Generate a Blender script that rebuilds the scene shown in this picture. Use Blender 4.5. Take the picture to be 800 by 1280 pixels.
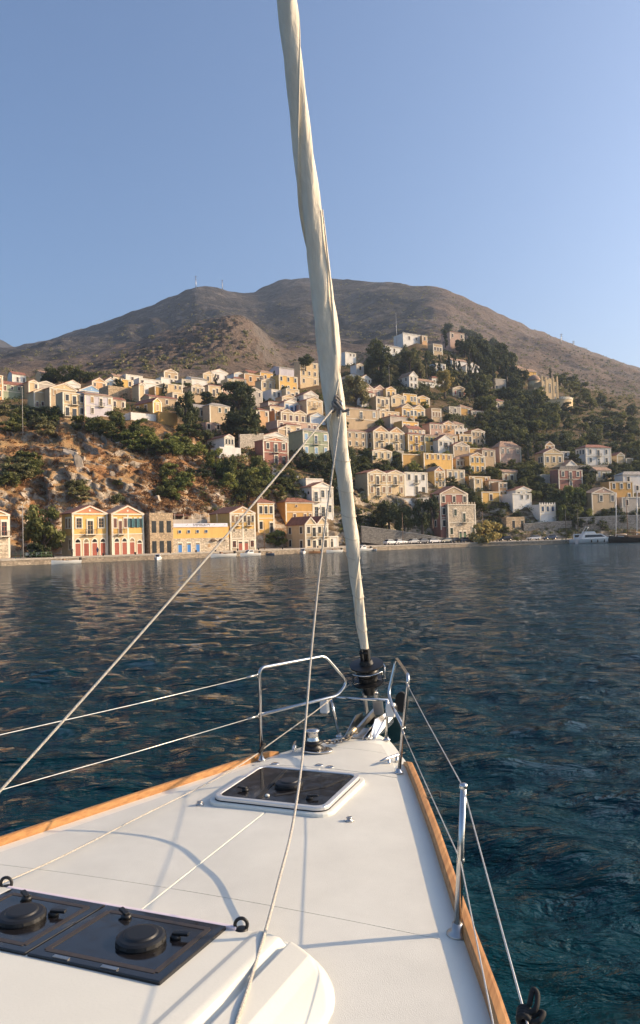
import bpy, bmesh, math, random, re
import numpy as np
from mathutils import Vector, Matrix
from mathutils.bvhtree import BVHTree

for o in list(bpy.data.objects):
    bpy.data.objects.remove(o)
R_ = math.radians
rng = np.random.default_rng(7)
random.seed(7)
SC = bpy.context.scene
COL = SC.collection

# ------------------------------------------------------------------ camera, sky, sun, exposure
FPX, IW, IH = 960.0, 800.0, 1280.0          # focal length in photo pixels, photo size
HC = 3.1                                    # eye height above the water
PITCH, ROLL = R_(2.09), R_(1.6)
fwd = np.array([0, math.cos(PITCH), math.sin(PITCH)])
up0 = np.array([0, -math.sin(PITCH), math.cos(PITCH)])
rt0 = np.array([1.0, 0, 0])
RT = rt0 * math.cos(ROLL) - up0 * math.sin(ROLL)
UP = up0 * math.cos(ROLL) + rt0 * math.sin(ROLL)
CAM = np.array([0, 0, HC])
cd = bpy.data.cameras.new('camera')
cam = bpy.data.objects.new('camera', cd)
COL.objects.link(cam)
m = Matrix(((RT[0], UP[0], -fwd[0], 0), (RT[1], UP[1], -fwd[1], 0), (RT[2], UP[2], -fwd[2], HC), (0, 0, 0, 1)))
cam.matrix_world = m
cd.sensor_fit = 'VERTICAL'
cd.sensor_height = 24.0
cd.lens = 24.0 * FPX / IH
cd.clip_start = 0.05
cd.clip_end = 20000
SC.camera = cam

SUN_AZ, SUN_EL = R_(81.0), R_(22.5)         # bearing clockwise from the view axis, elevation
world = bpy.data.worlds.new('World')
SC.world = world
world.use_nodes = True
wn = world.node_tree.nodes
wl = world.node_tree.links
bg = wn['Background']
sky = wn.new('ShaderNodeTexSky')
sky.sky_type = 'NISHITA'
sky.sun_disc = False
sky.sun_elevation = SUN_EL
sky.sun_rotation = SUN_AZ
sky.altitude = 0
sky.air_density = 1.0
sky.dust_density = 3.8
sky.ozone_density = 4.4
wl.new(sky.outputs[0], bg.inputs[0])
bg.inputs[1].default_value = 0.15
sd = bpy.data.lights.new('sun', 'SUN')
sd.energy = 5.0
sd.angle = R_(0.55)
sd.color = (1.0, 0.74, 0.47)
sun = bpy.data.objects.new('sun', sd)
COL.objects.link(sun)
sdir = Vector((math.sin(SUN_AZ) * math.cos(SUN_EL), math.cos(SUN_AZ) * math.cos(SUN_EL), math.sin(SUN_EL)))
sun.rotation_euler = sdir.to_track_quat('Z', 'Y').to_euler()
sun.location = (60, 0, 60)
SC.view_settings.view_transform = 'Standard'
SC.view_settings.look = 'None'
SC.view_settings.exposure = 0.55
SC.view_settings.gamma = 1.0
SC.cycles.max_bounces = 6
SC.cycles.transparent_max_bounces = 8
SC.cycles.volume_bounces = 0

# ------------------------------------------------------------------ helpers
def ray(px, py):
    d = fwd * FPX + RT * (px - IW / 2) + UP * (IH / 2 - py)
    return d / np.linalg.norm(d)

def at_depth(px, py, depth):
    d = ray(px, py)
    return CAM + d * (depth / d[1])

def tag(o, label=None, cat=None, group=None, kind=None):
    if label: o['label'] = label
    if cat: o['category'] = cat
    if group: o['group'] = group
    if kind: o['kind'] = kind
    return o

def empty(name, loc=(0, 0, 0), rz=0.0, parent=None):
    o = bpy.data.objects.new(name, None)
    o.empty_display_size = 0.3
    COL.objects.link(o)
    o.location = loc
    o.rotation_euler = (0, 0, rz)
    o.parent = parent
    return o

def link(name, mesh, parent=None, loc=(0, 0, 0), rot=(0, 0, 0), scale=(1, 1, 1)):
    o = bpy.data.objects.new(name, mesh)
    COL.objects.link(o)
    o.parent = parent
    o.location = loc
    o.rotation_euler = rot
    o.scale = scale
    return o

class MB:
    """collects faces of one mesh"""
    def __init__(s):
        s.v = []; s.f = []; s.m = []; s.sm = []
    def add(s, vs, fs, mi=0, smooth=False):
        b = len(s.v)
        s.v.extend([tuple(float(c) for c in p) for p in vs])
        for f in fs:
            s.f.append(tuple(b + i for i in f)); s.m.append(mi); s.sm.append(smooth)
    def box(s, x0, x1, y0, y1, z0, z1, mi=0):
        s.add([(x0, y0, z0), (x1, y0, z0), (x1, y1, z0), (x0, y1, z0), (x0, y0, z1), (x1, y0, z1), (x1, y1, z1), (x0, y1, z1)],
              [(0, 3, 2, 1), (4, 5, 6, 7), (0, 1, 5, 4), (1, 2, 6, 5), (2, 3, 7, 6), (3, 0, 4, 7)], mi)
    def prism(s, poly, y0, y1, mi=0):
        """poly: list of (x, z) counter-clockwise seen from -y; extruded along y"""
        n = len(poly)
        vs = [(x, y0, z) for x, z in poly] + [(x, y1, z) for x, z in poly]
        fs = [tuple(range(n)), tuple(range(2 * n - 1, n - 1, -1))]
        for i in range(n):
            j = (i + 1) % n
            fs.append((i, i + n, j + n, j))
        s.add(vs, fs, mi)
    def slab(s, poly, z0, z1, mi=0):
        """poly: (x, y) counter-clockwise seen from above"""
        n = len(poly)
        vs = [(x, y, z0) for x, y in poly] + [(x, y, z1) for x, y in poly]
        fs = [tuple(range(n - 1, -1, -1)), tuple(range(n, 2 * n))]
        for i in range(n):
            j = (i + 1) % n
            fs.append((i, j, j + n, i + n))
        s.add(vs, fs, mi)
    def bar(s, a, b, w, h, mi=0):
        a = Vector(a); b = Vector(b); d = (b - a).normalized()
        x = d.cross(Vector((0, 0, 1)))
        x = Vector((1, 0, 0)) if x.length < 1e-4 else x.normalized()
        z = x.cross(d).normalized()
        vs = [p + x * (i * w / 2) + z * (j * h / 2) for p in (a, b) for i, j in ((-1, -1), (1, -1), (1, 1), (-1, 1))]
        s.add(vs, [(0, 3, 2, 1), (4, 5, 6, 7), (0, 1, 5, 4), (1, 2, 6, 5), (2, 3, 7, 6), (3, 0, 4, 7)], mi)
    def tube(s, pts, rad, n=8, mi=0, cap=True):
        pts = [Vector(p) for p in pts]
        rr = rad if hasattr(rad, '__len__') else [rad] * len(pts)
        ref = None; rings = []
        for i, p in enumerate(pts):
            d = (pts[min(i + 1, len(pts) - 1)] - pts[max(i - 1, 0)]).normalized()
            if ref is None:
                ref = Vector((0, 0, 1)) if abs(d.z) < 0.9 else Vector((1, 0, 0))
            x = (ref - d * ref.dot(d)).normalized(); ref = x
            y = d.cross(x)
            rings.append([p + (x * math.cos(2 * math.pi * k / n) + y * math.sin(2 * math.pi * k / n)) * rr[i] for k in range(n)])
        vs = [v for r in rings for v in r]
        fs = []
        for i in range(len(pts) - 1):
            for k in range(n):
                k2 = (k + 1) % n
                fs.append((i * n + k, i * n + k2, (i + 1) * n + k2, (i + 1) * n + k))
        if cap:
            fs.append(tuple(range(n - 1, -1, -1)))
            fs.append(tuple((len(pts) - 1) * n + k for k in range(n)))
        s.add(vs, fs, mi, True)
    def lathe(s, prof, n=24, c=(0, 0, 0), mi=0, smooth=True):
        """prof: (r, z) from bottom to top"""
        vs = []
        for r, z in prof:
            for k in range(n):
                a = 2 * math.pi * k / n
                vs.append((c[0] + r * math.cos(a), c[1] + r * math.sin(a), c[2] + z))
        fs = []
        for i in range(len(prof) - 1):
            for k in range(n):
                k2 = (k + 1) % n
                fs.append((i * n + k, i * n + k2, (i + 1) * n + k2, (i + 1) * n + k))
        fs.append(tuple(range(n - 1, -1, -1)))
        fs.append(tuple((len(prof) - 1) * n + k for k in range(n)))
        s.add(vs, fs, mi, smooth)
    def grid(s, P, mi=0, smooth=True, flip=False):
        """P: array (rows, cols, 3)"""
        P = np.asarray(P); r, c = P.shape[:2]
        fs = []
        for i in range(r - 1):
            for j in range(c - 1):
                q = (i * c + j, i * c + j + 1, (i + 1) * c + j + 1, (i + 1) * c + j)
                fs.append(q[::-1] if flip else q)
        s.add(P.reshape(-1, 3), fs, mi, smooth)
    def mesh(s, name, mats):
        me = bpy.data.meshes.new(name)
        me.from_pydata(s.v, [], s.f)
        for mt in (mats if isinstance(mats, (list, tuple)) else [mats]):
            me.materials.append(mt)
        me.polygons.foreach_set('material_index', s.m)
        me.polygons.foreach_set('use_smooth', s.sm)
        me.update()
        return me
    def build(s, name, mats, parent=None, bevel=0.0, autosmooth=False, **k):
        o = link(name, s.mesh(name, mats), parent, **k)
        if bevel:
            b = o.modifiers.new('bevel', 'BEVEL'); b.width = bevel; b.segments = 2; b.limit_method = 'ANGLE'; b.angle_limit = R_(40)
        return o

def np_mesh(name, verts, quads, mat, smooth=False):
    """fast mesh from numpy arrays of verts (n,3) and quads (m,4)"""
    me = bpy.data.meshes.new(name)
    verts = np.asarray(verts, dtype=np.float32); quads = np.asarray(quads, dtype=np.int32)
    me.vertices.add(len(verts)); me.vertices.foreach_set('co', verts.ravel())
    me.loops.add(quads.size); me.loops.foreach_set('vertex_index', quads.ravel())
    me.polygons.add(len(quads))
    me.polygons.foreach_set('loop_start', np.arange(len(quads), dtype=np.int32) * 4)
    me.polygons.foreach_set('loop_total', np.full(len(quads), 4, dtype=np.int32))
    me.polygons.foreach_set('use_smooth', np.full(len(quads), smooth))
    for mt in (mat if isinstance(mat, (list, tuple)) else [mat]):
        me.materials.append(mt)
    me.update(calc_edges=True)
    me.validate()
    return me

def catmull(pts, n=8):
    P = [Vector(p) for p in pts]
    P = [P[0] * 2 - P[1]] + P + [P[-1] * 2 - P[-2]]
    out = []
    for i in range(1, len(P) - 2):
        for k in range(n):
            t = k / n
            a, b, c, d = P[i - 1], P[i], P[i + 1], P[i + 2]
            out.append(0.5 * ((2 * b) + (c - a) * t + (2 * a - 5 * b + 4 * c - d) * t * t + (3 * b - a - 3 * c + d) * t ** 3))
    out.append(P[-2])
    return out

def _hash(ix, iy, seed):
    h = (ix.astype(np.int64) * 374761393 + iy.astype(np.int64) * 668265263 + seed * 144665) & 0x7fffffff
    h = ((h ^ (h >> 13)) * 1274126177) & 0x7fffffff
    return ((h ^ (h >> 16)) & 0xffff) / 65535.0

def vnoise(x, y, seed=0):
    ix = np.floor(x); iy = np.floor(y); fx = x - ix; fy = y - iy
    fx = fx * fx * (3 - 2 * fx); fy = fy * fy * (3 - 2 * fy)
    a = _hash(ix, iy, seed); b = _hash(ix + 1, iy, seed); c = _hash(ix, iy + 1, seed); d = _hash(ix + 1, iy + 1, seed)
    return (a * (1 - fx) + b * fx) * (1 - fy) + (c * (1 - fx) + d * fx) * fy

def fbm(x, y, octs=5, seed=0, gain=0.5):
    s = 0; a = 1.0; t = 0
    for i in range(octs):
        s = s + a * (vnoise(x * 2 ** i + 17.3 * i, y * 2 ** i - 9.1 * i, seed + i) * 2 - 1); t += a; a *= gain
    return s / t

def ridged(x, y, octs=4, seed=0):
    s = 0; a = 1.0; t = 0
    for i in range(octs):
        s = s + a * (1 - np.abs(vnoise(x * 2 ** i + 5.7 * i, y * 2 ** i + 3.3 * i, seed + i) * 2 - 1)); t += a; a *= 0.5
    return s / t

# ------------------------------------------------------------------ materials
MATS = {}
def new_mat(name):
    mt = bpy.data.materials.new(name); mt.use_nodes = True
    nt = mt.node_tree
    return mt, nt, nt.nodes['Principled BSDF']

def mat(name, col, rough=0.8, metal=0.0, var=0.18, scale=1.5, bump=0.0, bscale=None, coords='pos', spec=None, coat=0.0, stain=0.0):
    """painted or plain surface: base colour broken up by two noises, fine relief by bump"""
    if name in MATS: return MATS[name]
    mt, nt, p = new_mat(name)
    N, L = nt.nodes, nt.links
    if coords == 'pos':
        g = N.new('ShaderNodeNewGeometry'); src = g.outputs['Position']
    else:
        g = N.new('ShaderNodeTexCoord'); src = g.outputs['Object']
    n1 = N.new('ShaderNodeTexNoise'); n1.inputs['Scale'].default_value = scale; n1.inputs['Detail'].default_value = 6; n1.inputs['Roughness'].default_value = 0.65
    L.new(src, n1.inputs['Vector'])
    mr = N.new('ShaderNodeMapRange'); mr.inputs[1].default_value = 0.3; mr.inputs[2].default_value = 0.7
    L.new(n1.outputs['Fac'], mr.inputs[0])
    mx = N.new('ShaderNodeMix'); mx.data_type = 'RGBA'
    c = np.array(col)
    mx.inputs[6].default_value = (*(c * (1 - var)), 1); mx.inputs[7].default_value = (*np.clip(c * (1 + var), 0, 0.95), 1)
    L.new(mr.outputs[0], mx.inputs[0])
    out = mx.outputs[2]
    if stain:
        mp = N.new('ShaderNodeMapping'); mp.inputs['Scale'].default_value = (1.0, 1.0, 0.22)
        n2 = N.new('ShaderNodeTexNoise'); n2.inputs['Scale'].default_value = 1.1; n2.inputs['Detail'].default_value = 7; n2.inputs['Roughness'].default_value = 0.7
        L.new(src, mp.inputs[0]); L.new(mp.outputs[0], n2.inputs['Vector'])
        mr2 = N.new('ShaderNodeMapRange'); mr2.inputs[1].default_value = 0.5; mr2.inputs[2].default_value = 0.78; mr2.inputs[4].default_value = stain
        L.new(n2.outputs['Fac'], mr2.inputs[0])
        m2 = N.new('ShaderNodeMix'); m2.data_type = 'RGBA'
        g_ = c.mean()
        m2.inputs[7].default_value = (0.5 * c[0] + 0.12 * g_, 0.5 * c[1] + 0.1 * g_, 0.5 * c[2] + 0.08 * g_, 1)
        L.new(mr2.outputs[0], m2.inputs[0]); L.new(out, m2.inputs[6]); out = m2.outputs[2]
    L.new(out, p.inputs['Base Color'])
    p.inputs['Roughness'].default_value = rough
    p.inputs['Metallic'].default_value = metal
    if spec is not None: p.inputs['Specular IOR Level'].default_value = spec
    if coat: p.inputs['Coat Weight'].default_value = coat
    if bump:
        n3 = N.new('ShaderNodeTexNoise'); n3.inputs['Scale'].default_value = bscale or scale * 6; n3.inputs['Detail'].default_value = 4
        L.new(src, n3.inputs['Vector'])
        b = N.new('ShaderNodeBump'); b.inputs['Strength'].default_value = bump; b.inputs['Distance'].default_value = 0.02
        L.new(n3.outputs['Fac'], b.inputs['Height']); L.new(b.outputs[0], p.inputs['Normal'])
    MATS[name] = mt
    return mt

WALLC = dict(cream=(.63, .47, .27), yellow=(.70, .43, .13), ochre=(.52, .30, .09), peach=(.60, .36, .18), white=(.73, .70, .64), pink=(.50, .34, .26),
             brick=(.34, .15, .11), stone=(.50, .37, .23), tan=(.49, .36, .22), lilac=(.56, .52, .54), green=(.32, .35, .23), blue=(.27, .42, .60),
             orange=(.60, .31, .11), grey=(.46, .40, .33), palestone=(.58, .48, .35), salmon=(.56, .24, .13), lightblue=(.50, .56, .62))
def wallm(c):
    if c in ('stone', 'palestone'):
        return stone_mat('wall_' + c, WALLC[c])
    return mat('plaster_' + c, WALLC[c], 0.9, var=0.10, scale=0.6, bump=0.25, bscale=9, stain=0.45)

def stone_mat(name, col):
    if name in MATS: return MATS[name]
    mt, nt, p = new_mat(name)
    N, L = nt.nodes, nt.links
    g = N.new('ShaderNodeNewGeometry')
    v = N.new('ShaderNodeTexVoronoi'); v.inputs['Scale'].default_value = 2.2
    mp = N.new('ShaderNodeMapping'); mp.inputs['Scale'].default_value = (1, 1, 1.5)
    L.new(g.outputs['Position'], mp.inputs[0]); L.new(mp.outputs[0], v.inputs['Vector'])
    ramp = N.new('ShaderNodeValToRGB')
    c = np.array(col)
    ramp.color_ramp.elements[0].color = (*(c * 0.62), 1); ramp.color_ramp.elements[1].color = (*(c * 1.25), 1)
    sp = N.new('ShaderNodeSeparateColor'); L.new(v.outputs['Color'], sp.inputs[0]); L.new(sp.outputs[0], ramp.inputs[0])
    v2 = N.new('ShaderNodeTexVoronoi'); v2.feature = 'DISTANCE_TO_EDGE'; v2.inputs['Scale'].default_value = 2.2
    L.new(mp.outputs[0], v2.inputs['Vector'])
    mr = N.new('ShaderNodeMapRange'); mr.inputs[1].default_value = 0.0; mr.inputs[2].default_value = 0.07; L.new(v2.outputs['Distance'], mr.inputs[0])
    mx = N.new('ShaderNodeMix'); mx.data_type = 'RGBA'; mx.inputs[6].default_value = (*(c * 0.5), 1)
    L.new(mr.outputs[0], mx.inputs[0]); L.new(ramp.outputs[0], mx.inputs[7]); L.new(mx.outputs[2], p.inputs['Base Color'])
    b = N.new('ShaderNodeBump'); b.inputs['Strength'].default_value = 0.6; b.inputs['Distance'].default_value = 0.05
    L.new(mr.outputs[0], b.inputs['Height']); L.new(b.outputs[0], p.inputs['Normal'])
    p.inputs['Roughness'].default_value = 0.95
    MATS[name] = mt
    return mt

def tile_mat(name, col):
    mt, nt, p = new_mat(name)
    N, L = nt.nodes, nt.links
    tc = N.new('ShaderNodeTexCoord')
    n1 = N.new('ShaderNodeTexNoise'); n1.inputs['Scale'].default_value = 1.2; n1.inputs['Detail'].default_value = 8; n1.inputs['Roughness'].default_value = 0.75
    L.new(tc.outputs['Object'], n1.inputs['Vector'])
    ramp = N.new('ShaderNodeValToRGB'); c = np.array(col)
    ramp.color_ramp.elements[0].position = 0.3; ramp.color_ramp.elements[0].color = (*(c * 0.6), 1)
    ramp.color_ramp.elements[1].position = 0.72; ramp.color_ramp.elements[1].color = (c[0] * 1.25, c[1] * 1.35, c[2] * 1.35, 1)
    L.new(n1.outputs['Fac'], ramp.inputs[0]); L.new(ramp.outputs[0], p.inputs['Base Color'])
    w = N.new('ShaderNodeTexWave'); w.inputs['Scale'].default_value = 1.6; w.inputs['Distortion'].default_value = 0.6
    L.new(tc.outputs['Object'], w.inputs['Vector'])
    b = N.new('ShaderNodeBump'); b.inputs['Strength'].default_value = 0.7; b.inputs['Distance'].default_value = 0.06
    L.new(w.outputs['Fac'], b.inputs['Height']); L.new(b.outputs[0], p.inputs['Normal'])
    p.inputs['Roughness'].default_value = 0.9
    return mt

TILE = tile_mat('roof_tile', (.30, .12, .075))
TILE2 = tile_mat('roof_tile_pale', (.40, .24, .16))
TILE3 = tile_mat('roof_tile_grey', (.36, .31, .27))
TRIM = mat('trim_white', (.76, .69, .55), 0.8, var=0.08, scale=1.0, stain=0.2)
GLASS = mat('window_glass', (.025, .028, .032), 0.12, var=0.4, scale=0.7)
IRON = mat('iron_dark', (.03, .028, .026), 0.6, var=0.2)
CONC = mat('concrete', (.42, .39, .35), 0.95, var=0.18, scale=0.7, bump=0.3, stain=0.5)
SHUT = {k: mat('shutter_' + k, v, 0.6, var=0.12, scale=1.0) for k, v in dict(
    brown=(.16, .06, .035), red=(.33, .075, .04), teal=(.05, .17, .19), blue=(.03, .19, .50), green=(.06, .13, .06), grey=(.22, .26, .30),
    dark=(.03, .027, .025), tan=(.38, .24, .11), wood=(.22, .12, .06), white=(.7, .68, .64), paleblue=(.25, .42, .60)).items()}

# ------------------------------------------------------------------ terrain: hillside and mountain
CPX = [-420, 0, 100, 200, 300, 350, 400, 450, 520, 600, 700, 800, 1220]
def ctl(vals):
    return lambda px: np.interp(px, CPX, vals)
SHORE = ctl([118, 138, 148, 158, 172, 180, 188, 196, 208, 219, 225, 228, 236])
LEV = {  # level: (depth, photo row) at each control column
    'C': (ctl([150, 172, 180, 188, 202, 212, 220, 226, 236, 246, 252, 258, 268]), ctl([600, 600, 595, 606, 612, 612, 610, 625, 628, 636, 628, 630, 640])),
    'D': (ctl([200, 212, 214, 219, 228, 236, 242, 250, 258, 270, 280, 288, 300]), ctl([535, 532, 530, 540, 566, 576, 576, 575, 582, 588, 590, 592, 600])),
    'E': (ctl([240, 248, 250, 255, 264, 270, 276, 282, 292, 310, 322, 330, 350]), ctl([505, 505, 505, 511, 530, 537, 537, 540, 540, 548, 552, 562, 570])),
    'F': (ctl([290, 300, 300, 300, 306, 308, 312, 320, 335, 368, 405, 430, 460]), ctl([488, 487, 488, 491, 497, 499, 498, 500, 497, 502, 506, 528, 545])),
    'G': (ctl([350, 360, 360, 360, 368, 370, 380, 388, 408, 440, 475, 520, 560]), ctl([476, 474, 472, 470, 471, 469, 460, 456, 429, 447, 482, 500, 520])),
}
HX = [-420, 0, 110, 150, 200, 250, 275, 290, 305, 320, 335, 350, 400, 450, 500, 520, 560, 600, 650, 700, 800, 1220]
HY = [474, 465, 455, 443, 428, 413, 405, 403, 406, 415, 435, 456, 458, 455, 437, 434, 434, 446, 462, 474, 490, 530]
HD = [620, 620, 560, 580, 600, 620, 630, 640, 650, 660, 650, 620, 640, 640, 650, 650, 650, 650, 650, 650, 690, 750]
IX = [-420, 0, 110, 200, 290, 330, 400, 470, 540, 600, 700, 800, 1220]
IY = [465, 452, 437, 424, 407, 412, 410, 412, 412, 428, 455, 478, 515]
ID = [1350, 1300, 1230, 1130, 1080, 1150, 1150, 1030, 900, 880, 950, 1050, 1200]
JX = [-420, -60, 0, 25, 50, 75, 100, 140, 180, 215, 232, 245, 265, 285, 300, 318, 335, 350, 375, 420, 470, 540, 560, 580, 620, 660, 700, 760, 800, 900, 1220]
JY = [470, 446, 438, 433, 427, 420, 412, 398, 384, 371, 362, 357.5, 357, 362, 365, 365, 357, 351.5, 348, 349, 352, 359, 363, 371, 390, 408, 424, 448, 460, 492, 545]
JD0 = [-420, 0, 150, 245, 300, 330, 400, 500, 560, 620, 700, 800, 1220]
JD1 = [2000, 1850, 1650, 1480, 1620, 1700, 1600, 1400, 1270, 1300, 1420, 1580, 1900]

cols = np.arange(-420, 1221, 2.8)
nc = len(cols)
smooth_w = np.hanning(9); smooth_w /= smooth_w.sum()
def sm(v):
    return np.convolve(np.pad(v, 4, mode='edge'), smooth_w, 'valid')
def level_points(depth, py):
    return np.array([at_depth(c, y, d) for c, y, d in zip(cols, py, depth)])
def flat_points(depth, z):
    return np.stack([(cols - 400) / FPX * depth, depth, np.full(nc, float(z))], axis=1)
sh = sm(SHORE(cols))
LP = [flat_points(sh + 0.6, -4.0), flat_points(sh + 0.9, 0.75), flat_points(sh + 17, 1.5)]
for k in 'CDEFG':
    LP.append(level_points(sm(LEV[k][0](cols)), sm(LEV[k][1](cols))))
LP.append(level_points(sm(np.interp(cols, HX, HD)), sm(np.interp(cols, HX, HY))))
LP.append(level_points(sm(np.interp(cols, IX, ID)), sm(np.interp(cols, IX, IY))))
jd = sm(np.interp(cols, JD0, JD1))
w5 = np.array([.2, .6, .2])
jy = np.convolve(np.pad(np.interp(cols, JX, JY), 1, mode='edge'), w5, 'valid')
LP.append(level_points(jd, jy))
back = LP[-1].copy(); back[:, 0] *= 1.25; back[:, 1] *= 1.25; back[:, 2] *= 0.55
LP.append(back)
SEG = [1, 9, 60, 52, 22, 26, 24, 64, 76, 84, 8]
AMP = [0, 0, .35, 1.5, 1.3, .7, .8, 1.6, 7.0, 26.0, 12.0, 10.0]      # relief at each level
CLF = [0, 0, .3, 1.0, 0.8, 0.15, .1, .15, 0, 0, 0, 0]                 # how rocky each level is
rows = []; ramp_a = []; ramp_c = []; lev_row = []
for i, n in enumerate(SEG):
    for k in range(n + (1 if i == len(SEG) - 1 else 0)):
        t = k / n
        rows.append(LP[i] * (1 - t) + LP[i + 1] * t)
        ramp_a.append(AMP[i] * (1 - t) + AMP[i + 1] * t); ramp_c.append(CLF[i] * (1 - t) + CLF[i + 1] * t)
        lev_row.append(i + t)
T = np.array(rows); ramp_a = np.array(ramp_a)[:, None]; ramp_c = np.array(ramp_c)[:, None]; lev_row = np.array(lev_row)
X, Y, Z = T[..., 0], T[..., 1], T[..., 2]
far = (lev_row > 7.01)[:, None]
nz = np.where(far, fbm(X / 170, Y / 170, 6, 3), fbm(X / 16, Y / 16, 5, 11))
nz = np.where(far, nz + 1.1 * (ridged(X / 95 + Y / 300, Y / 420 - X / 500, 5, 31) - 0.6), nz)
hold = np.clip(1.2 - np.abs(lev_row - 10) / 0.35, 0, 0.8)[:, None]    # keep the skyline near its traced height
T[..., 2] += ramp_a * nz * (1 - hold)
# limestone ledges: push the slope in and out and step it
rg = ridged(X / 6.0 + (Y + Z) / 22.0, (Y + Z) / 13.0 - X / 30.0, 4, 40)
cliffy = ramp_c * np.clip(1.25 - np.abs(X / 110 + 0.45), 0.25, 1)
T[..., 1] -= cliffy * (rg - 0.55) * 11.0
st = 2.6
Zc = T[..., 2] + .35 * X + 3.5 * fbm(X / 9, Y / 9, 3, 55)          # tilted, uneven strata
T[..., 2] += cliffy * 0.45 * (np.round(Zc / st) * st - Zc)
# old field terraces on the spur below the mountain
spur = (np.clip(1 - np.abs(lev_row - 7.7) / 0.85, 0, 1)[:, None]) * np.clip(1.3 - np.abs(X / 90 + 0.75), 0, 1)
ts = 7.0
Zt = T[..., 2] + 2.0 * fbm(X / 40, Y / 40, 3, 77)
T[..., 2] += spur * 0.75 * (np.round(Zt / ts) * ts - Zt)
# fine small relief
T[..., 2] += np.where(far, 4.2, 0.16) * fbm(X / np.where(far, 30, 2.6), Y / np.where(far, 45, 2.6), 4, 90) * np.clip(lev_row[:, None] - 1.2, 0, 1)

nr = len(T)
idx = np.arange(nr * nc).reshape(nr, nc)
quads = np.stack([idx[:-1, :-1], idx[:-1, 1:], idx[1:, 1:], idx[1:, :-1]], axis=-1)

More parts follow.
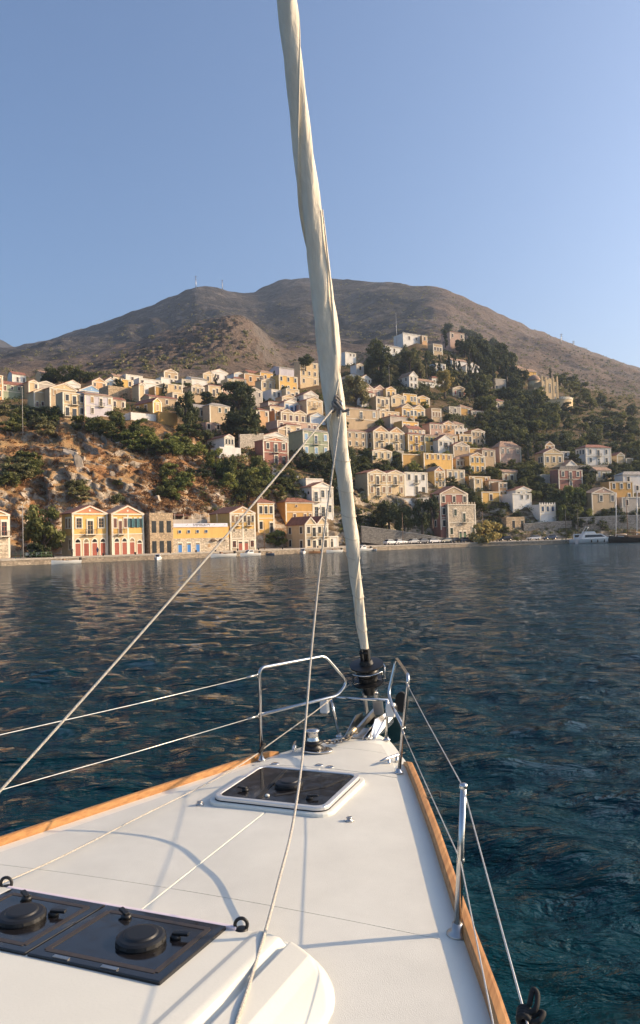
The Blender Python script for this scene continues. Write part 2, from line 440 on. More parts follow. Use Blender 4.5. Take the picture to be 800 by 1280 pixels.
def terrain_mat(name, mountain):
    mt, nt, p = new_mat(name)
    N, L = nt.nodes, nt.links
    g = N.new('ShaderNodeNewGeometry')
    def noise(sc, det=6, ro=0.6, vec=None):
        n = N.new('ShaderNodeTexNoise'); n.inputs['Scale'].default_value = sc; n.inputs['Detail'].default_value = det; n.inputs['Roughness'].default_value = ro
        L.new(vec or g.outputs['Position'], n.inputs['Vector']); return n.outputs['Fac']
    def rng_(s, a, b, lo=0.0, hi=1.0):
        r = N.new('ShaderNodeMapRange'); r.inputs[1].default_value = a; r.inputs[2].default_value = b; r.inputs[3].default_value = lo; r.inputs[4].default_value = hi
        L.new(s, r.inputs[0]); return r.outputs[0]
    def mix(f, a, b):
        m_ = N.new('ShaderNodeMix'); m_.data_type = 'RGBA'; L.new(f, m_.inputs[0])
        for s, i in ((a, 6), (b, 7)):
            if isinstance(s, tuple): m_.inputs[i].default_value = (*s, 1)
            else: L.new(s, m_.inputs[i])
        return m_.outputs[2]
    def math_(op, a, b):
        n = N.new('ShaderNodeMath'); n.operation = op
        for s, i in ((a, 0), (b, 1)):
            if isinstance(s, (int, float)): n.inputs[i].default_value = s
            else: L.new(s, n.inputs[i])
        return n.outputs[0]
    sep = N.new('ShaderNodeSeparateXYZ'); L.new(g.outputs['Normal'], sep.inputs[0])
    if mountain:
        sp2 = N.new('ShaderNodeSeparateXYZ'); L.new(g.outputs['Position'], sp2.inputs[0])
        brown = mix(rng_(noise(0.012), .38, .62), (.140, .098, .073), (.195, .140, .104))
        grey = mix(rng_(noise(0.010), .38, .62), (.030, .029, .028), (.058, .050, .044))      # colour darkened to paint shade onto the main face
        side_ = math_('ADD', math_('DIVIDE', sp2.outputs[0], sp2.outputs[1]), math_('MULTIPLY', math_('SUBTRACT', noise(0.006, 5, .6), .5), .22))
        face_shade = math_('MULTIPLY', rng_(side_, .19, .13), rng_(math_('ADD', sp2.outputs[1], math_('MULTIPLY', noise(0.01, 4), 120.0)), 800.0, 890.0))
        lit_fields = rng_(math_('ADD', sp2.outputs[1], math_('MULTIPLY', noise(0.01, 4), 120.0)), 830.0, 740.0, 0.0, .6)      # old stony fields on the spur, also made paler to look sunlit
        brown = mix(lit_fields, brown, (.25, .185, .135))
        c = mix(face_shade, brown, grey)
        c = mix(rng_(noise(0.022, 8, .72), .50, .66, 0, .75), c, (.20, .165, .14))
        c = mix(rng_(noise(0.075, 8, .75), .55, .68, 0, .6), c, (.24, .205, .17))      # bare rock
        c = mix(rng_(noise(0.16, 4, .6), .56, .62, 0, .8), c, (.060, .055, .038))     # low scrub
        c = mix(rng_(sep.outputs[2], .76, .60, 0, .5), c, (.20, .185, .165))
        b = N.new('ShaderNodeBump'); b.inputs['Strength'].default_value = 0.9; b.inputs['Distance'].default_value = 16.0
        L.new(noise(0.045, 10, .72), b.inputs['Height']); L.new(b.outputs[0], p.inputs['Normal'])
    else:
        c = mix(rng_(noise(0.11), .40, .60), (.33, .165, .070), (.40, .255, .118))
        c = mix(rng_(noise(0.5, 6, .7), .56, .66, 0, .85), c, (.17, .085, .045))
        c = mix(rng_(noise(0.07, 6, .6), .54, .66, 0, .75), c, (.085, .080, .035))    # dry green cover
        sp2 = N.new('ShaderNodeSeparateXYZ'); L.new(g.outputs['Position'], sp2.inputs[0])
        green = mix(rng_(noise(0.25, 6, .65), .40, .62), (.050, .044, .024), (.135, .100, .060))
        east = rng_(math_('ADD', sp2.outputs[0], math_('MULTIPLY', noise(0.03, 4), 50.0)), -8.0, 40.0, 0.0, .9)   # the slope beyond the cliff is greener
        high = rng_(math_('ADD', sp2.outputs[2], math_('MULTIPLY', noise(0.05, 4), 10.0)), 36.0, 50.0, 0.0, .7)
        c = mix(math_('MAXIMUM', east, high), c, green)
        slope = math_('ADD', sep.outputs[2], math_('MULTIPLY', noise(0.35, 6, .65), .55))
        rock = mix(rng_(noise(0.8, 8, .75), .35, .65), (.24, .185, .13), (.56, .47, .36))
        c = mix(rng_(slope, 1.00, .80), c, rock)
        b = N.new('ShaderNodeBump'); b.inputs['Strength'].default_value = 1.0; b.inputs['Distance'].default_value = 0.6
        L.new(noise(0.9, 8, .7), b.inputs['Height']); L.new(b.outputs[0], p.inputs['Normal'])
    L.new(c, p.inputs['Base Color'])
    p.inputs['Roughness'].default_value = 1.0
    p.inputs['Specular IOR Level'].default_value = 0.1
    return mt

cut = int(np.searchsorted(lev_row, 7.0))
def terrain_obj(name, r0, r1, mt):
    V = T[r0:r1 + 1].reshape(-1, 3)
    q = quads[r0:r1].reshape(-1, 4) - r0 * nc
    o = link(name, np_mesh(name, V, q, mt, True))
    return tag(o, kind='structure')
hillside = terrain_obj('hillside', 0, cut, terrain_mat('hillside_soil', False))
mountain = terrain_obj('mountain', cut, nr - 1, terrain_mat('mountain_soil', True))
BVH = BVHTree.FromPolygons([tuple(v) for v in T.reshape(-1, 3)], [tuple(q) for q in quads.reshape(-1, 4).tolist()])

def ground(px, py):
    """where the line of sight through a photo pixel meets the hillside"""
    h = BVH.ray_cast(Vector(CAM), Vector(ray(px, py)))
    return np.array(h[0]) if h[0] is not None else None
def ground_z(x, y):
    h = BVH.ray_cast(Vector((x, y, 2000)), Vector((0, 0, -1)))
    return h[0].z if h[0] is not None else 0.0

# a second far ridge beyond the left end of the mountain
m_ = MB()
fx = np.linspace(-2600, -700, 60)
fr = 640 + 70 * np.sin(fx / 260) + 60 * fbm(fx / 200, fx * 0, 4, 8)
fr *= np.clip((-700 - fx) / 700 + .55, .5, 1.0)
G = np.stack([np.stack([fx, np.full(60, 2650.0) - 500 * (1 - k), np.maximum(fr * k, 0) - 5], 1) for k in np.linspace(0, 1, 10)])
G[..., 2] += 18 * fbm(G[..., 0] / 120, G[..., 1] / 120, 4, 5)
m_.grid(G)
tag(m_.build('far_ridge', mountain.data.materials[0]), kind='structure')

# ------------------------------------------------------------------ quay
def shore_at(px):
    return float(np.interp(px, cols, sh))
QZ = 1.15
QM = stone_mat('quay_stone', (.40, .32, .23))
QT = mat('quay_paving', (.40, .34, .27), 0.95, var=0.2, scale=0.8, bump=0.3)
qp = np.arange(-420, 1221, 10)
qf = [((p - 400) / FPX * shore_at(p), shore_at(p)) for p in qp]
qz = [1.05 + 0.12 * math.sin(p * 0.021) for p in qp]
m_ = MB()
for i in range(len(qp) - 1):
    (xa, ya), (xb, yb) = qf[i], qf[i + 1]
    za, zb = QZ, QZ
    m_.add([(xa, ya, -2), (xb, yb, -2), (xb, yb, zb), (xa, ya, za)], [(0, 1, 2, 3)], 0)
    m_.add([(xa, ya, za), (xb, yb, zb), (xb * 1.08, yb + 15, zb + .25), (xa * 1.08, ya + 15, za + .25)], [(0, 1, 2, 3)], 1)
    # coping stones along the edge
    m_.add([(xa, ya - .12, za - .22), (xb, yb - .12, zb - .22), (xb, yb - .12, zb + .06), (xa, ya - .12, za + .06), (xa, ya + .5, za + .06), (xb, yb + .5, zb + .06)],
           [(0, 1, 2, 3), (3, 2, 5, 4)], 2)
tag(m_.build('quay', [QM, QT, mat('coping', (.46, .40, .32), .9, var=.25, scale=1.2)]), kind='structure')

# ------------------------------------------------------------------ water
def water_mat():
    mt, nt, p = new_mat('sea_water')
    N, L = nt.nodes, nt.links
    g = N.new('ShaderNodeNewGeometry')
    p.inputs['Base Color'].default_value = (.0018, .026, .038, 1)
    p.inputs['Specular IOR Level'].default_value = 0.16
    p.inputs['IOR'].default_value = 1.333
    ln = N.new('ShaderNodeVectorMath'); ln.operation = 'LENGTH'; L.new(g.outputs['Position'], ln.inputs[0])      # roughness rises with distance, standing in for unresolved far ripples
    mr = N.new('ShaderNodeMapRange'); mr.inputs[1].default_value = 30; mr.inputs[2].default_value = 170; mr.inputs[3].default_value = .035; mr.inputs[4].default_value = .13
    L.new(ln.outputs['Value'], mr.inputs[0]); L.new(mr.outputs[0], p.inputs['Roughness'])
    mp = N.new('ShaderNodeMapping'); mp.inputs['Scale'].default_value = (0.55, 1.3, 1.0); mp.inputs['Rotation'].default_value = (0, 0, R_(8))
    L.new(g.outputs['Position'], mp.inputs[0])
    def noise(sc, det, ro=.55, dist=0.0):
        n = N.new('ShaderNodeTexNoise'); n.inputs['Scale'].default_value = sc; n.inputs['Detail'].default_value = det; n.inputs['Roughness'].default_value = ro
        n.inputs['Distortion'].default_value = dist
        L.new(mp.outputs[0], n.inputs['Vector']); return n.outputs['Fac']
    b1 = N.new('ShaderNodeBump'); b1.inputs['Strength'].default_value = 1.0; b1.inputs['Distance'].default_value = 0.30
    L.new(noise(2.2, 5, .55, .6), b1.inputs['Height'])
    b2 = N.new('ShaderNodeBump'); b2.inputs['Strength'].default_value = 1.0; b2.inputs['Distance'].default_value = 0.42
    L.new(noise(0.6, 3, .5, .4), b2.inputs['Height'])
    b0 = N.new('ShaderNodeBump'); b0.inputs['Strength'].default_value = 1.0; b0.inputs['Distance'].default_value = 0.06
    L.new(noise(8.5, 3, .5, .5), b0.inputs['Height']); L.new(b0.outputs[0], b1.inputs['Normal'])
    L.new(b1.outputs[0], b2.inputs['Normal'])
    L.new(b2.outputs[0], p.inputs['Normal'])
    return mt

ang = np.concatenate([np.linspace(-180, -34, 40)[:-1], np.linspace(-34, 34, 460), np.linspace(34, 180, 40)[1:]])
rad = np.concatenate([[0.3], np.geomspace(1.6, 245, 560), [400, 900, 3000, 9000]])
A, Rr = np.meshgrid(np.radians(ang), rad)
WX, WY = Rr * np.sin(A), Rr * np.cos(A)
WZ = np.zeros_like(WX)
wr = np.random.default_rng(3)
for k in range(70):
    lam = 10 ** wr.uniform(math.log10(0.26), math.log10(2.4))
    th = math.radians(200) + wr.normal(0, 0.75)
    amp = 0.0046 * lam ** 0.85
    fade = np.clip(1.4 - Rr * 0.012 * 2.2 / lam, 0, 1)          # drop waves that the mesh cannot carry
    WZ += amp * np.sin((WX * math.sin(th) + WY * math.cos(th)) * 2 * math.pi / lam + wr.uniform(0, 7)) * fade
WZ[Rr > 260] = 0
gust = 0.8 + 0.35 * (fbm(WX / 14, WY / 22, 3, 21) * .5 + .5)
WZ *= gust
wi = np.arange(WX.size).reshape(WX.shape)
wq = np.stack([wi[:-1, :-1], wi[1:, :-1], wi[1:, 1:], wi[:-1, 1:]], axis=-1).reshape(-1, 4)
sea = link('sea', np_mesh('sea', np.stack([WX, WY, WZ], -1).reshape(-1, 3), wq[:, ::-1], water_mat(), True))
tag(sea, kind='structure')

# ------------------------------------------------------------------ the yacht we stand on (local: x starboard, y forward, z up from the water)
HEAD = R_(21.3)
DK = 1.45
BOW = (0.344, 6.522)
yacht = empty('sailing_yacht', (BOW[0], BOW[1], 0), -HEAD)
tag(yacht, 'white sailing yacht bow with teak rails, black hatches and furled cream sail', 'yacht')
GEL = mat('gelcoat', (.69, .685, .61), 0.35, var=0.03, scale=2.0, coords='obj', bump=0.02, bscale=60)
NONSKID = mat('nonskid', (.605, .597, .535), 0.70, var=0.06, scale=3.0, coords='obj', bump=0.18, bscale=260, stain=0.10)
STEEL = mat('stainless_steel', (.62, .60, .57), 0.18, 1.0, var=0.08, scale=8, coords='obj')
STEELD = mat('stainless_dull', (.50, .48, .45), 0.35, 1.0, var=0.15, scale=9, coords='obj')
BLK = mat('black_plastic', (.009, .009, .009), 0.45, var=0.25, scale=6, coords='obj')
RUB = mat('black_rubber', (.012, .012, .012), 0.8, var=0.2, scale=6, coords='obj')
CHAINM = mat('galvanised_chain', (.20, .18, .16), 0.5, 0.7, var=0.35, scale=40, coords='obj')
def acrylic():
    mt, nt, p = new_mat('smoked_acrylic')
    p.inputs['Base Color'].default_value = (.012, .011, .012, 1); p.inputs['Roughness'].default_value = 0.06
    N, L = nt.nodes, nt.links
    tc = N.new('ShaderNodeTexCoord'); n = N.new('ShaderNodeTexNoise'); n.inputs['Scale'].default_value = 14; n.inputs['Detail'].default_value = 6
    mr = N.new('ShaderNodeMapRange'); mr.inputs[1].default_value = .4; mr.inputs[2].default_value = .75; mr.inputs[3].default_value = .04; mr.inputs[4].default_value = .22
    L.new(tc.outputs['Object'], n.inputs['Vector']); L.new(n.outputs['Fac'], mr.inputs[0]); L.new(mr.outputs[0], p.inputs['Roughness'])
    return mt
ACR = acrylic()
def teak():
    mt, nt, p = new_mat('teak')
    N, L = nt.nodes, nt.links
    tc = N.new('ShaderNodeTexCoord'); mp = N.new('ShaderNodeMapping'); mp.inputs['Scale'].default_value = (22, 1.2, 22)
    n = N.new('ShaderNodeTexNoise'); n.inputs['Scale'].default_value = 2.2; n.inputs['Detail'].default_value = 7; n.inputs['Roughness'].default_value = .65
    L.new(tc.outputs['Object'], mp.inputs[0]); L.new(mp.outputs[0], n.inputs['Vector'])
    r = N.new('ShaderNodeValToRGB'); r.color_ramp.elements[0].position = .3; r.color_ramp.elements[0].color = (.30, .125, .035, 1)
    r.color_ramp.elements[1].position = .7; r.color_ramp.elements[1].color = (.56, .29, .10, 1)
    L.new(n.outputs['Fac'], r.inputs[0]); L.new(r.outputs[0], p.inputs['Base Color'])
    p.inputs['Roughness'].default_value = .5
    return mt
TEAK = teak()
def canvas():
    mt, nt, p = new_mat('sail_canvas')
    N, L = nt.nodes, nt.links
    tc = N.new('ShaderNodeTexCoord')
    n = N.new('ShaderNodeTexNoise'); n.inputs['Scale'].default_value = 3.0; n.inputs['Detail'].default_value = 7; n.inputs['Roughness'].default_value = .65
    mp = N.new('ShaderNodeMapping'); mp.inputs['Scale'].default_value = (3, 3, .6)
    L.new(tc.outputs['Object'], mp.inputs[0]); L.new(mp.outputs[0], n.inputs['Vector'])
    r = N.new('ShaderNodeValToRGB'); r.color_ramp.elements[0].position = .3; r.color_ramp.elements[0].color = (.64, .57, .45, 1)
    r.color_ramp.elements[1].position = .66; r.color_ramp.elements[1].color = (.82, .75, .61, 1)
    L.new(n.outputs['Fac'], r.inputs[0]); L.new(r.outputs[0], p.inputs['Base Color'])
    w = N.new('ShaderNodeTexNoise'); w.inputs['Scale'].default_value = 9; w.inputs['Detail'].default_value = 5; w.inputs['Distortion'].default_value = 1.2
    L.new(mp.outputs[0], w.inputs['Vector'])
    b = N.new('ShaderNodeBump'); b.inputs['Strength'].default_value = .35; b.inputs['Distance'].default_value = .03
    L.new(w.outputs['Fac'], b.inputs['Height']); L.new(b.outputs[0], p.inputs['Normal'])
    p.inputs['Roughness'].default_value = .85
    return mt
CANVAS = canvas()
ROPE = mat('rope_white', (.62, .57, .48), 0.9, var=0.25, scale=90, coords='obj', bump=0.8, bscale=220)
WIRE = mat('lifeline_wire', (.66, .64, .60), 0.35, 0.6, var=0.15, scale=60, coords='obj')

SB = [-0.05, 0.0, .1, .25, .5, .75, 1.2, 2.0, 2.8, 3.5, 4.2, 5, 6, 7, 9, 11]
BB = [0.10, .17, .23, .31, .435, .56, .735, 1.03, 1.31, 1.57, 1.78, 1.96, 2.06, 2.10, 2.05, 1.90]
def beam(s): return float(np.interp(s, SB, BB))
ss = np.concatenate([np.linspace(-.05, 1, 12), np.linspace(1.15, 11, 46)])
def deck_z(s, x):
    b = max(beam(s), .05)
    return DK + 0.035 * (1 - (x / b) ** 2) - .012
def off(s): return .013 * min(max(s, 0), 4)        # centreline of the deck mouldings lies a touch to port
P = np.array([[(beam(s) * t + off(s), -s, deck_z(s, beam(s) * t)) for t in np.linspace(-1, 1, 17)] for s in ss])
m_ = MB(); m_.grid(P, flip=True); m_.build('deck', GEL, yacht)
# topsides
def hull_pt(s, side, k):          # k 0 at the deck edge, 1 below the water
    b = beam(s)
    fl = 1 - .34 * k ** 1.3 * math.exp(-max(s, 0) / 5)
    yy = -s - .28 * k * math.exp(-max(s, 0) / .6)
    return (side * b * fl + off(s), yy, DK - .012 - k * 1.9)
m_ = MB()
for side in (-1, 1):
    P = np.array([[hull_pt(s, side, k) for k in np.linspace(0, 1, 7)] for s in ss])
    m_.grid(P, flip=side < 0)
P = np.array([[hull_pt(-.05, t, k) for k in np.linspace(0, 1, 7)] for t in (-1, -.5, 0, .5, 1)])
for i, t in enumerate((-1, -.5, 0, .5, 1)):
    P[i, :, 1] += .05 * (1 - abs(t))
m_.grid(P, flip=True)
m_.build('hull', GEL, yacht)
# non-skid panels, each a thin sheet of its own on the deck
def panel(fn_lo, fn_hi, s0, s1, n=24, name='deck_panel'):
    m_ = MB()
    sl = np.linspace(s0, s1, n)
    P = []
    for s in sl:
        lo, hi = fn_lo(s), fn_hi(s)
        P.append([(lo + (hi - lo) * t, -s, deck_z(s, lo + (hi - lo) * t) + .004) for t in np.linspace(0, 1, 9)])
    P = np.array(P)
    m_.grid(P, flip=True)
    ring = np.concatenate([P[0], P[1:, -1], P[-1, ::-1][1:], P[::-1, 0][1:]])
    n_ = len(ring)
    lowr = ring.copy(); lowr[:, 2] -= .006
    m_.add(np.concatenate([ring, lowr]), [(i, (i + 1) % n_, (i + 1) % n_ + n_, i + n_) for i in range(n_)])
    return m_.build(name, NONSKID, yacht)
for sd_ in (-1, 1):
    a = lambda s: .007
    b = lambda s: beam(s) - .145 + off(s)
    lo, hi = (a, b) if sd_ > 0 else ((lambda s: -(beam(s) - .145) + off(s)), (lambda s: -.007))
    panel(lo, hi, 1.06, 3.0385)
    panel(lo, hi, 3.0425, 9.0, 30)
panel(lambda s: -(beam(s) - .12), lambda s: beam(s) - .12, .30, .52, 6, 'anchor_locker_lid')
panel(lambda s: -(beam(s) - .12), lambda s: beam(s) - .12, .525, 1.05, 10, 'anchor_locker_lid')
# teak toe rails
for sd_ in (-1, 1):
    m_ = MB()
    P = []
    for s in np.concatenate([[.70, .74, .80], np.linspace(.95, 9.5, 50)]):
        b = beam(s)
        tw, th_r = (.032, .034) if sd_ < 0 else (.042, .042)
        h = th_r if s > .78 else (.012 + (th_r - .012) * (s - .70) / .08)
        P.append([(sd_ * (b - tw), -s, DK - .01), (sd_ * (b - tw + .003), -s, DK + h * .9), (sd_ * (b - tw + .011), -s, DK + h), (sd_ * (b - .004), -s, DK + h), (sd_ * (b + .010), -s, DK + h * .9), (sd_ * (b + .012), -s, DK - .05)])
    P = np.array(P); P[..., 0] += np.array([off(-y) for y in P[:, 0, 1]])[:, None]
    m_.grid(P, smooth=False, flip=sd_ < 0)
    m_.add([P[0][i] for i in range(6)], [tuple(range(6))])
    m_.build('toe_rail', TEAK, yacht)
    # steel rubbing strip
    m_ = MB(); m_.tube([(sd_ * (beam(s) + .016) + off(s), -s, DK - .05) for s in np.linspace(.1, 9.5, 60)], .009, 6); m_.build('rubbing_strip', STEELD, yacht)

# ---- coachroof front with moulded sheet channels
def roof_front(x):
    a = abs(x)
    return 3.27 + (0.0 if a < .56 else .46 * (1 - math.sqrt(max(0, 1 - ((a - .56) / .5025) ** 2))))
def roof_h(x, s):
    a = abs(x); q = s - roof_front(x)
    if q < 0 or a > 1.08: return 0.0
    ramp = min(1, q / .10); ramp = ramp * ramp * (3 - 2 * ramp)
    base = .045 * ramp + .075 * max(q - .05, 0)
    shoulder = min(1, max(0, (1.06 - a) / .16)); shoulder = shoulder ** .6
    g = float(np.interp(a, [.60, .63, .725, .745, .762, .785, .89, .93], [0, .013, .013, -.016, -.016, .020, .020, .008])) * ramp
    return base * shoulder + g
xs = np.unique(np.concatenate([np.linspace(-1.09, 1.09, 45), [s * v for s in (-1, 1) for v in (.598, .602, .628, .632, .68, .723, .727, .743, .747, .76, .764, .783, .787, .83, .885, .89, .90, .93, .96, .99, 1.01, 1.03, 1.045, 1.055, 1.062)]]))
xs = xs[np.abs(xs) <= 1.0621]
sq = np.unique(np.concatenate([[-.012], np.linspace(0, .14, 15), np.linspace(.14, .7, 20), np.linspace(.7, 5.2, 24)]))
P = np.array([[(x, -(roof_front(x) + q), deck_z(roof_front(x) + q, x) + roof_h(x, roof_front(x) + q) + (.0055 if q > 0 else -.006) - (.012 if abs(x) > 1.06 else 0)) for x in xs] for q in sq])
m_ = MB(); m_.grid(P, flip=True); m_.build('coachroof', mat('gelcoat_warm', (.64, .63, .555), .4, var=.03, scale=2, coords='obj', bump=.03, bscale=80), yacht)
def roof_z(x, s): return deck_z(s, x) + .0035 + roof_h(x, s)

# ---- hatches
def rrect(x0, x1, y0, y1, r, n=5):
    out = []
    for cx, cy, a0 in ((x1 - r, y1 - r, 0), (x0 + r, y1 - r, 90), (x0 + r, y0 + r, 180), (x1 - r, y0 + r, 270)):
        for k in range(n + 1):
            a = math.radians(a0 + 90 * k / n); out.append((cx + r * math.cos(a), cy + r * math.sin(a)))
    return out
def ring(mb, outer, inner, z0, z1, mi=0):
    n = len(outer)
    vs = [(x, y, z0) for x, y in outer] + [(x, y, z1) for x, y in outer] + [(x, y, z1) for x, y in inner] + [(x, y, z0) for x, y in inner]
    fs = []
    for i in range(n):
        j = (i + 1) % n
        fs += [(i, j, j + n, i + n), (i + n, j + n, j + 2 * n, i + 2 * n), (i + 2 * n, j + 2 * n, j + 3 * n, i + 3 * n)]
    mb.add(vs, fs, mi)
def mushroom_vent(parent, x, y, z, r=.095):
    m_ = MB()
    m_.lathe([(r * .98, 0), (r * 1.0, .012), (r * .99, .012), (r * .96, .025), (r * .86, .031), (r * .70, .033), (r * .68, .034), (r * .63, .040), (r * .54, .042), (r * .05, .0425)], 40, (x, y, z), smooth=False)
    v = m_.build('vent', BLK, parent)
    for k in range(8):
        m_ = MB()
        a = 2 * math.pi * k / 8 + .2
        c, s = math.cos(a), math.sin(a)
        p0 = Vector((x + c * r * .95, y + s * r * .95, z + .019)); t = Vector((-s, c, 0)) * .017; n = Vector((c, s, 0)) * .004
        m_.add([p0 - t - Vector((0, 0, .005)) + n, p0 + t - Vector((0, 0, .005)) + n, p0 + t + Vector((0, 0, .005)) + n * .4, p0 - t + Vector((0, 0, .005)) + n * .4], [(0, 1, 2, 3)])
        m_.build('vent_slot', RUB, v)
    return v
def hatch_handle(parent, x, y, z, rot):
    m_ = MB()
    m_.lathe([(.022, 0), (.022, .012), (.016, .017)], 16)
    m_.box(-.012, .055, -.011, .011, .014, .026)
    return m_.build('hatch_handle', BLK, parent, bevel=.003, loc=(x, y, z), rot=(0, 0, rot))

# forward hatch on its raised base
hz = DK + .03
fh = empty('foredeck_hatch', (0, 0, 0), 0, yacht)
X0, X1, Y0, Y1 = -.385, .355, -1.93, -1.25
m_ = MB(); ring(m_, rrect(X0 - .045, X1 + .045, Y0 - .045, Y1 + .045, .10), rrect(X0, X1, Y0, Y1, .07), hz - .03, hz + .014); m_.build('hatch_base', GEL, fh, bevel=.008)
m_ = MB(); ring(m_, rrect(X0 - .012, X1 + .012, Y0 - .012, Y1 + .012, .075), rrect(X0 + .022, X1 - .022, Y0 + .022, Y1 - .022, .055), hz + .006, hz + .042); m_.build('hatch_frame', mat('hatch_aluminium', (.66, .65, .63), .35, .55, var=.05, coords='obj'), fh, bevel=.006)
m_ = MB(); ring(m_, rrect(X0 - .014, X1 + .014, Y0 - .014, Y1 + .014, .076), rrect(X0 - .004, X1 + .004, Y0 - .004, Y1 + .004, .07), hz + .0142, hz + .020); m_.build('gasket', RUB, fh)
m_ = MB(); m_.slab(rrect(X0 + .0225, X1 - .0225, Y0 + .0225, Y1 - .0225, .055), hz + .012, hz + .037); m_.build('lens', ACR, fh)
m_ = MB()
m_.bar((-.10, Y0 + .05, hz + .0385), (-.17, Y1 - .05, hz + .0385), .026, .003)
m_.bar((.30, Y1 - .06, hz + .0385), (.22, Y0 + .36, hz + .0385), .022, .003)
m_.bar((.22, Y0 + .36, hz + .0385), (-.02, Y0 + .12, hz + .0385), .022, .003)
m_.build('brace', RUB, fh)
mushroom_vent(fh, -.01, -1.61, hz + .037, .092)
hatch_handle(fh, -.24, -1.78, hz + .037, 3.0); hatch_handle(fh, .21, -1.80, hz + .037, .3)
m_ = MB(); m_.lathe([(.014, 0), (.014, .008), (.008, .012)], 12, (-.06, -1.83, hz + .037)); m_.build('bolt_cap', GEL, fh)

# flush hatches on the coachroof
for (xa, xb, vx) in ((-.62, -.105, -.33), (-.095, .49, .255)):
    h_ = empty('coachroof_hatch', (0, 0, 0), 0, yacht)
    za = roof_z(.2, 3.40) + .014; zb = roof_z(.2, 3.86) + .014
    def tz(s): return za + (zb - za) * (s - 3.40) / .46
    m_ = MB()
    s0, s1 = 3.385, 3.87
    m_.add([(xa, -s1, tz(s1) - .02), (xb, -s1, tz(s1) - .02), (xb, -s0, tz(s0) - .02), (xa, -s0, tz(s0) - .02), (xa, -s1, tz(s1)), (xb, -s1, tz(s1)), (xb, -s0, tz(s0)), (xa, -s0, tz(s0))],
           [(0, 3, 2, 1), (4, 5, 6, 7), (0, 1, 5, 4), (1, 2, 6, 5), (2, 3, 7, 6), (3, 0, 4, 7)])
    m_.build('lens', ACR, h_, bevel=.004)
    m_ = MB()
    for e0, e1 in (((xa + .05, 3.44), (xb - .05, 3.44)), ((xb - .05, 3.44), (xb - .05, 3.82)), ((xb - .05, 3.82), (xa + .05, 3.82)), ((xa + .05, 3.82), (xa + .05, 3.44))):
        m_.bar((e0[0], -e0[1], tz(e0[1]) + .0012), (e1[0], -e1[1], tz(e1[1]) + .0012), .022, .002)
    m_.build('frame', mat('bronze_frame', (.045, .035, .028), .45, var=.2, coords='obj'), h_)
    mushroom_vent(h_, vx, -3.64, tz(3.64), .098)
    hatch_handle(h_, xb - .13, -3.56, tz(3.56), .2)
    hatch_handle(h_, xa + .16, -3.47, tz(3.47), 2.6)
    for q in (.25, .62):
        m_ = MB()
        x_ = xa + (xb - xa) * q
        m_.box(x_ - .035, x_ + .035, -3.862, -3.846, tz(3.85) + .0012, tz(3.85) + .004)
        m_.build('hinge', STEELD, h_)
m_ = MB(); m_.box(-.66, .53, -3.383, -3.362, roof_z(0, 3.37) - .004, roof_z(0, 3.37) + .012); m_.build('hatch_lip', mat('lip_pinkish', (.72, .62, .66), .4, var=.04, coords='obj'), yacht, bevel=.004)

# padeyes
for (x, s) in ((.545, 3.36), (-.68, 3.36)):
    m_ = MB()
    z = roof_z(x, s)
    m_.lathe([(.028, 0), (.028, .006), (.018, .010)], 16, (x, -s, z))
    pts = [(x + .023 * math.cos(a), -s + .010 * math.cos(a), z + .022 + .026 * math.sin(a)) for a in np.linspace(-.9, math.pi + .9, 16)]
    m_.tube(pts, .0075, 8)
    m_.build('padeye', BLK, yacht)
for (x, s) in ((.52, 1.95), (-.46, 1.97)):
    m_ = MB(); m_.lathe([(.026, 0), (.024, .008), (.012, .011), (.012, .016), (.018, .018), (.018, .022)], 18, (x, -s, deck_z(s, x) + .004)); m_.build('deck_filler', STEELD, yacht)
for (x, s) in ((-.04, 1.0), (-.38, 1.02), (.05, 1.02)):
    m_ = MB(); m_.lathe([(.03, 0), (.03, .003), (.022, .006)], 18, (x, -s, deck_z(s, x) + .004)); m_.build('locker_latch', STEEL, yacht)

# ---- stanchions and lifelines
def stanchion(side, s, h=.60):
    st = empty('stanchion', (0, 0, 0), 0, yacht)
    b = beam(s) - .06 + side * off(s)
    m_ = MB()
    m_.lathe([(.048, 0), (.045, .012), (.026, .020), (.022, .05)], 20, (side * b, -s, deck_z(s, b)))
    m_.build('base', STEELD, st)
    m_ = MB(); a = Vector((side * b, -s, DK + .01)); c = Vector((side * (b + .045), -s, DK + h))
    m_.tube([a, c], [.0165, .0128], 14); m_.build('post', STEEL, st)
    m_ = MB(); m_.lathe([(.0125, -.004), (.018, 0), (.018, .014), (.010, .020)], 14, tuple(c)); m_.build('cap', STEEL, st)
    m_ = MB(); mid = a.lerp(c, .49); m_.tube([mid - Vector((0, .010, 0)), mid + Vector((0, .010, 0))], .017, 10); m_.build('eye', STEELD, st)
    return c, mid
TOPS = {}
for side in (-1, 1):
    TOPS[side] = [stanchion(side, 2.97), stanchion(side, 5.15)]

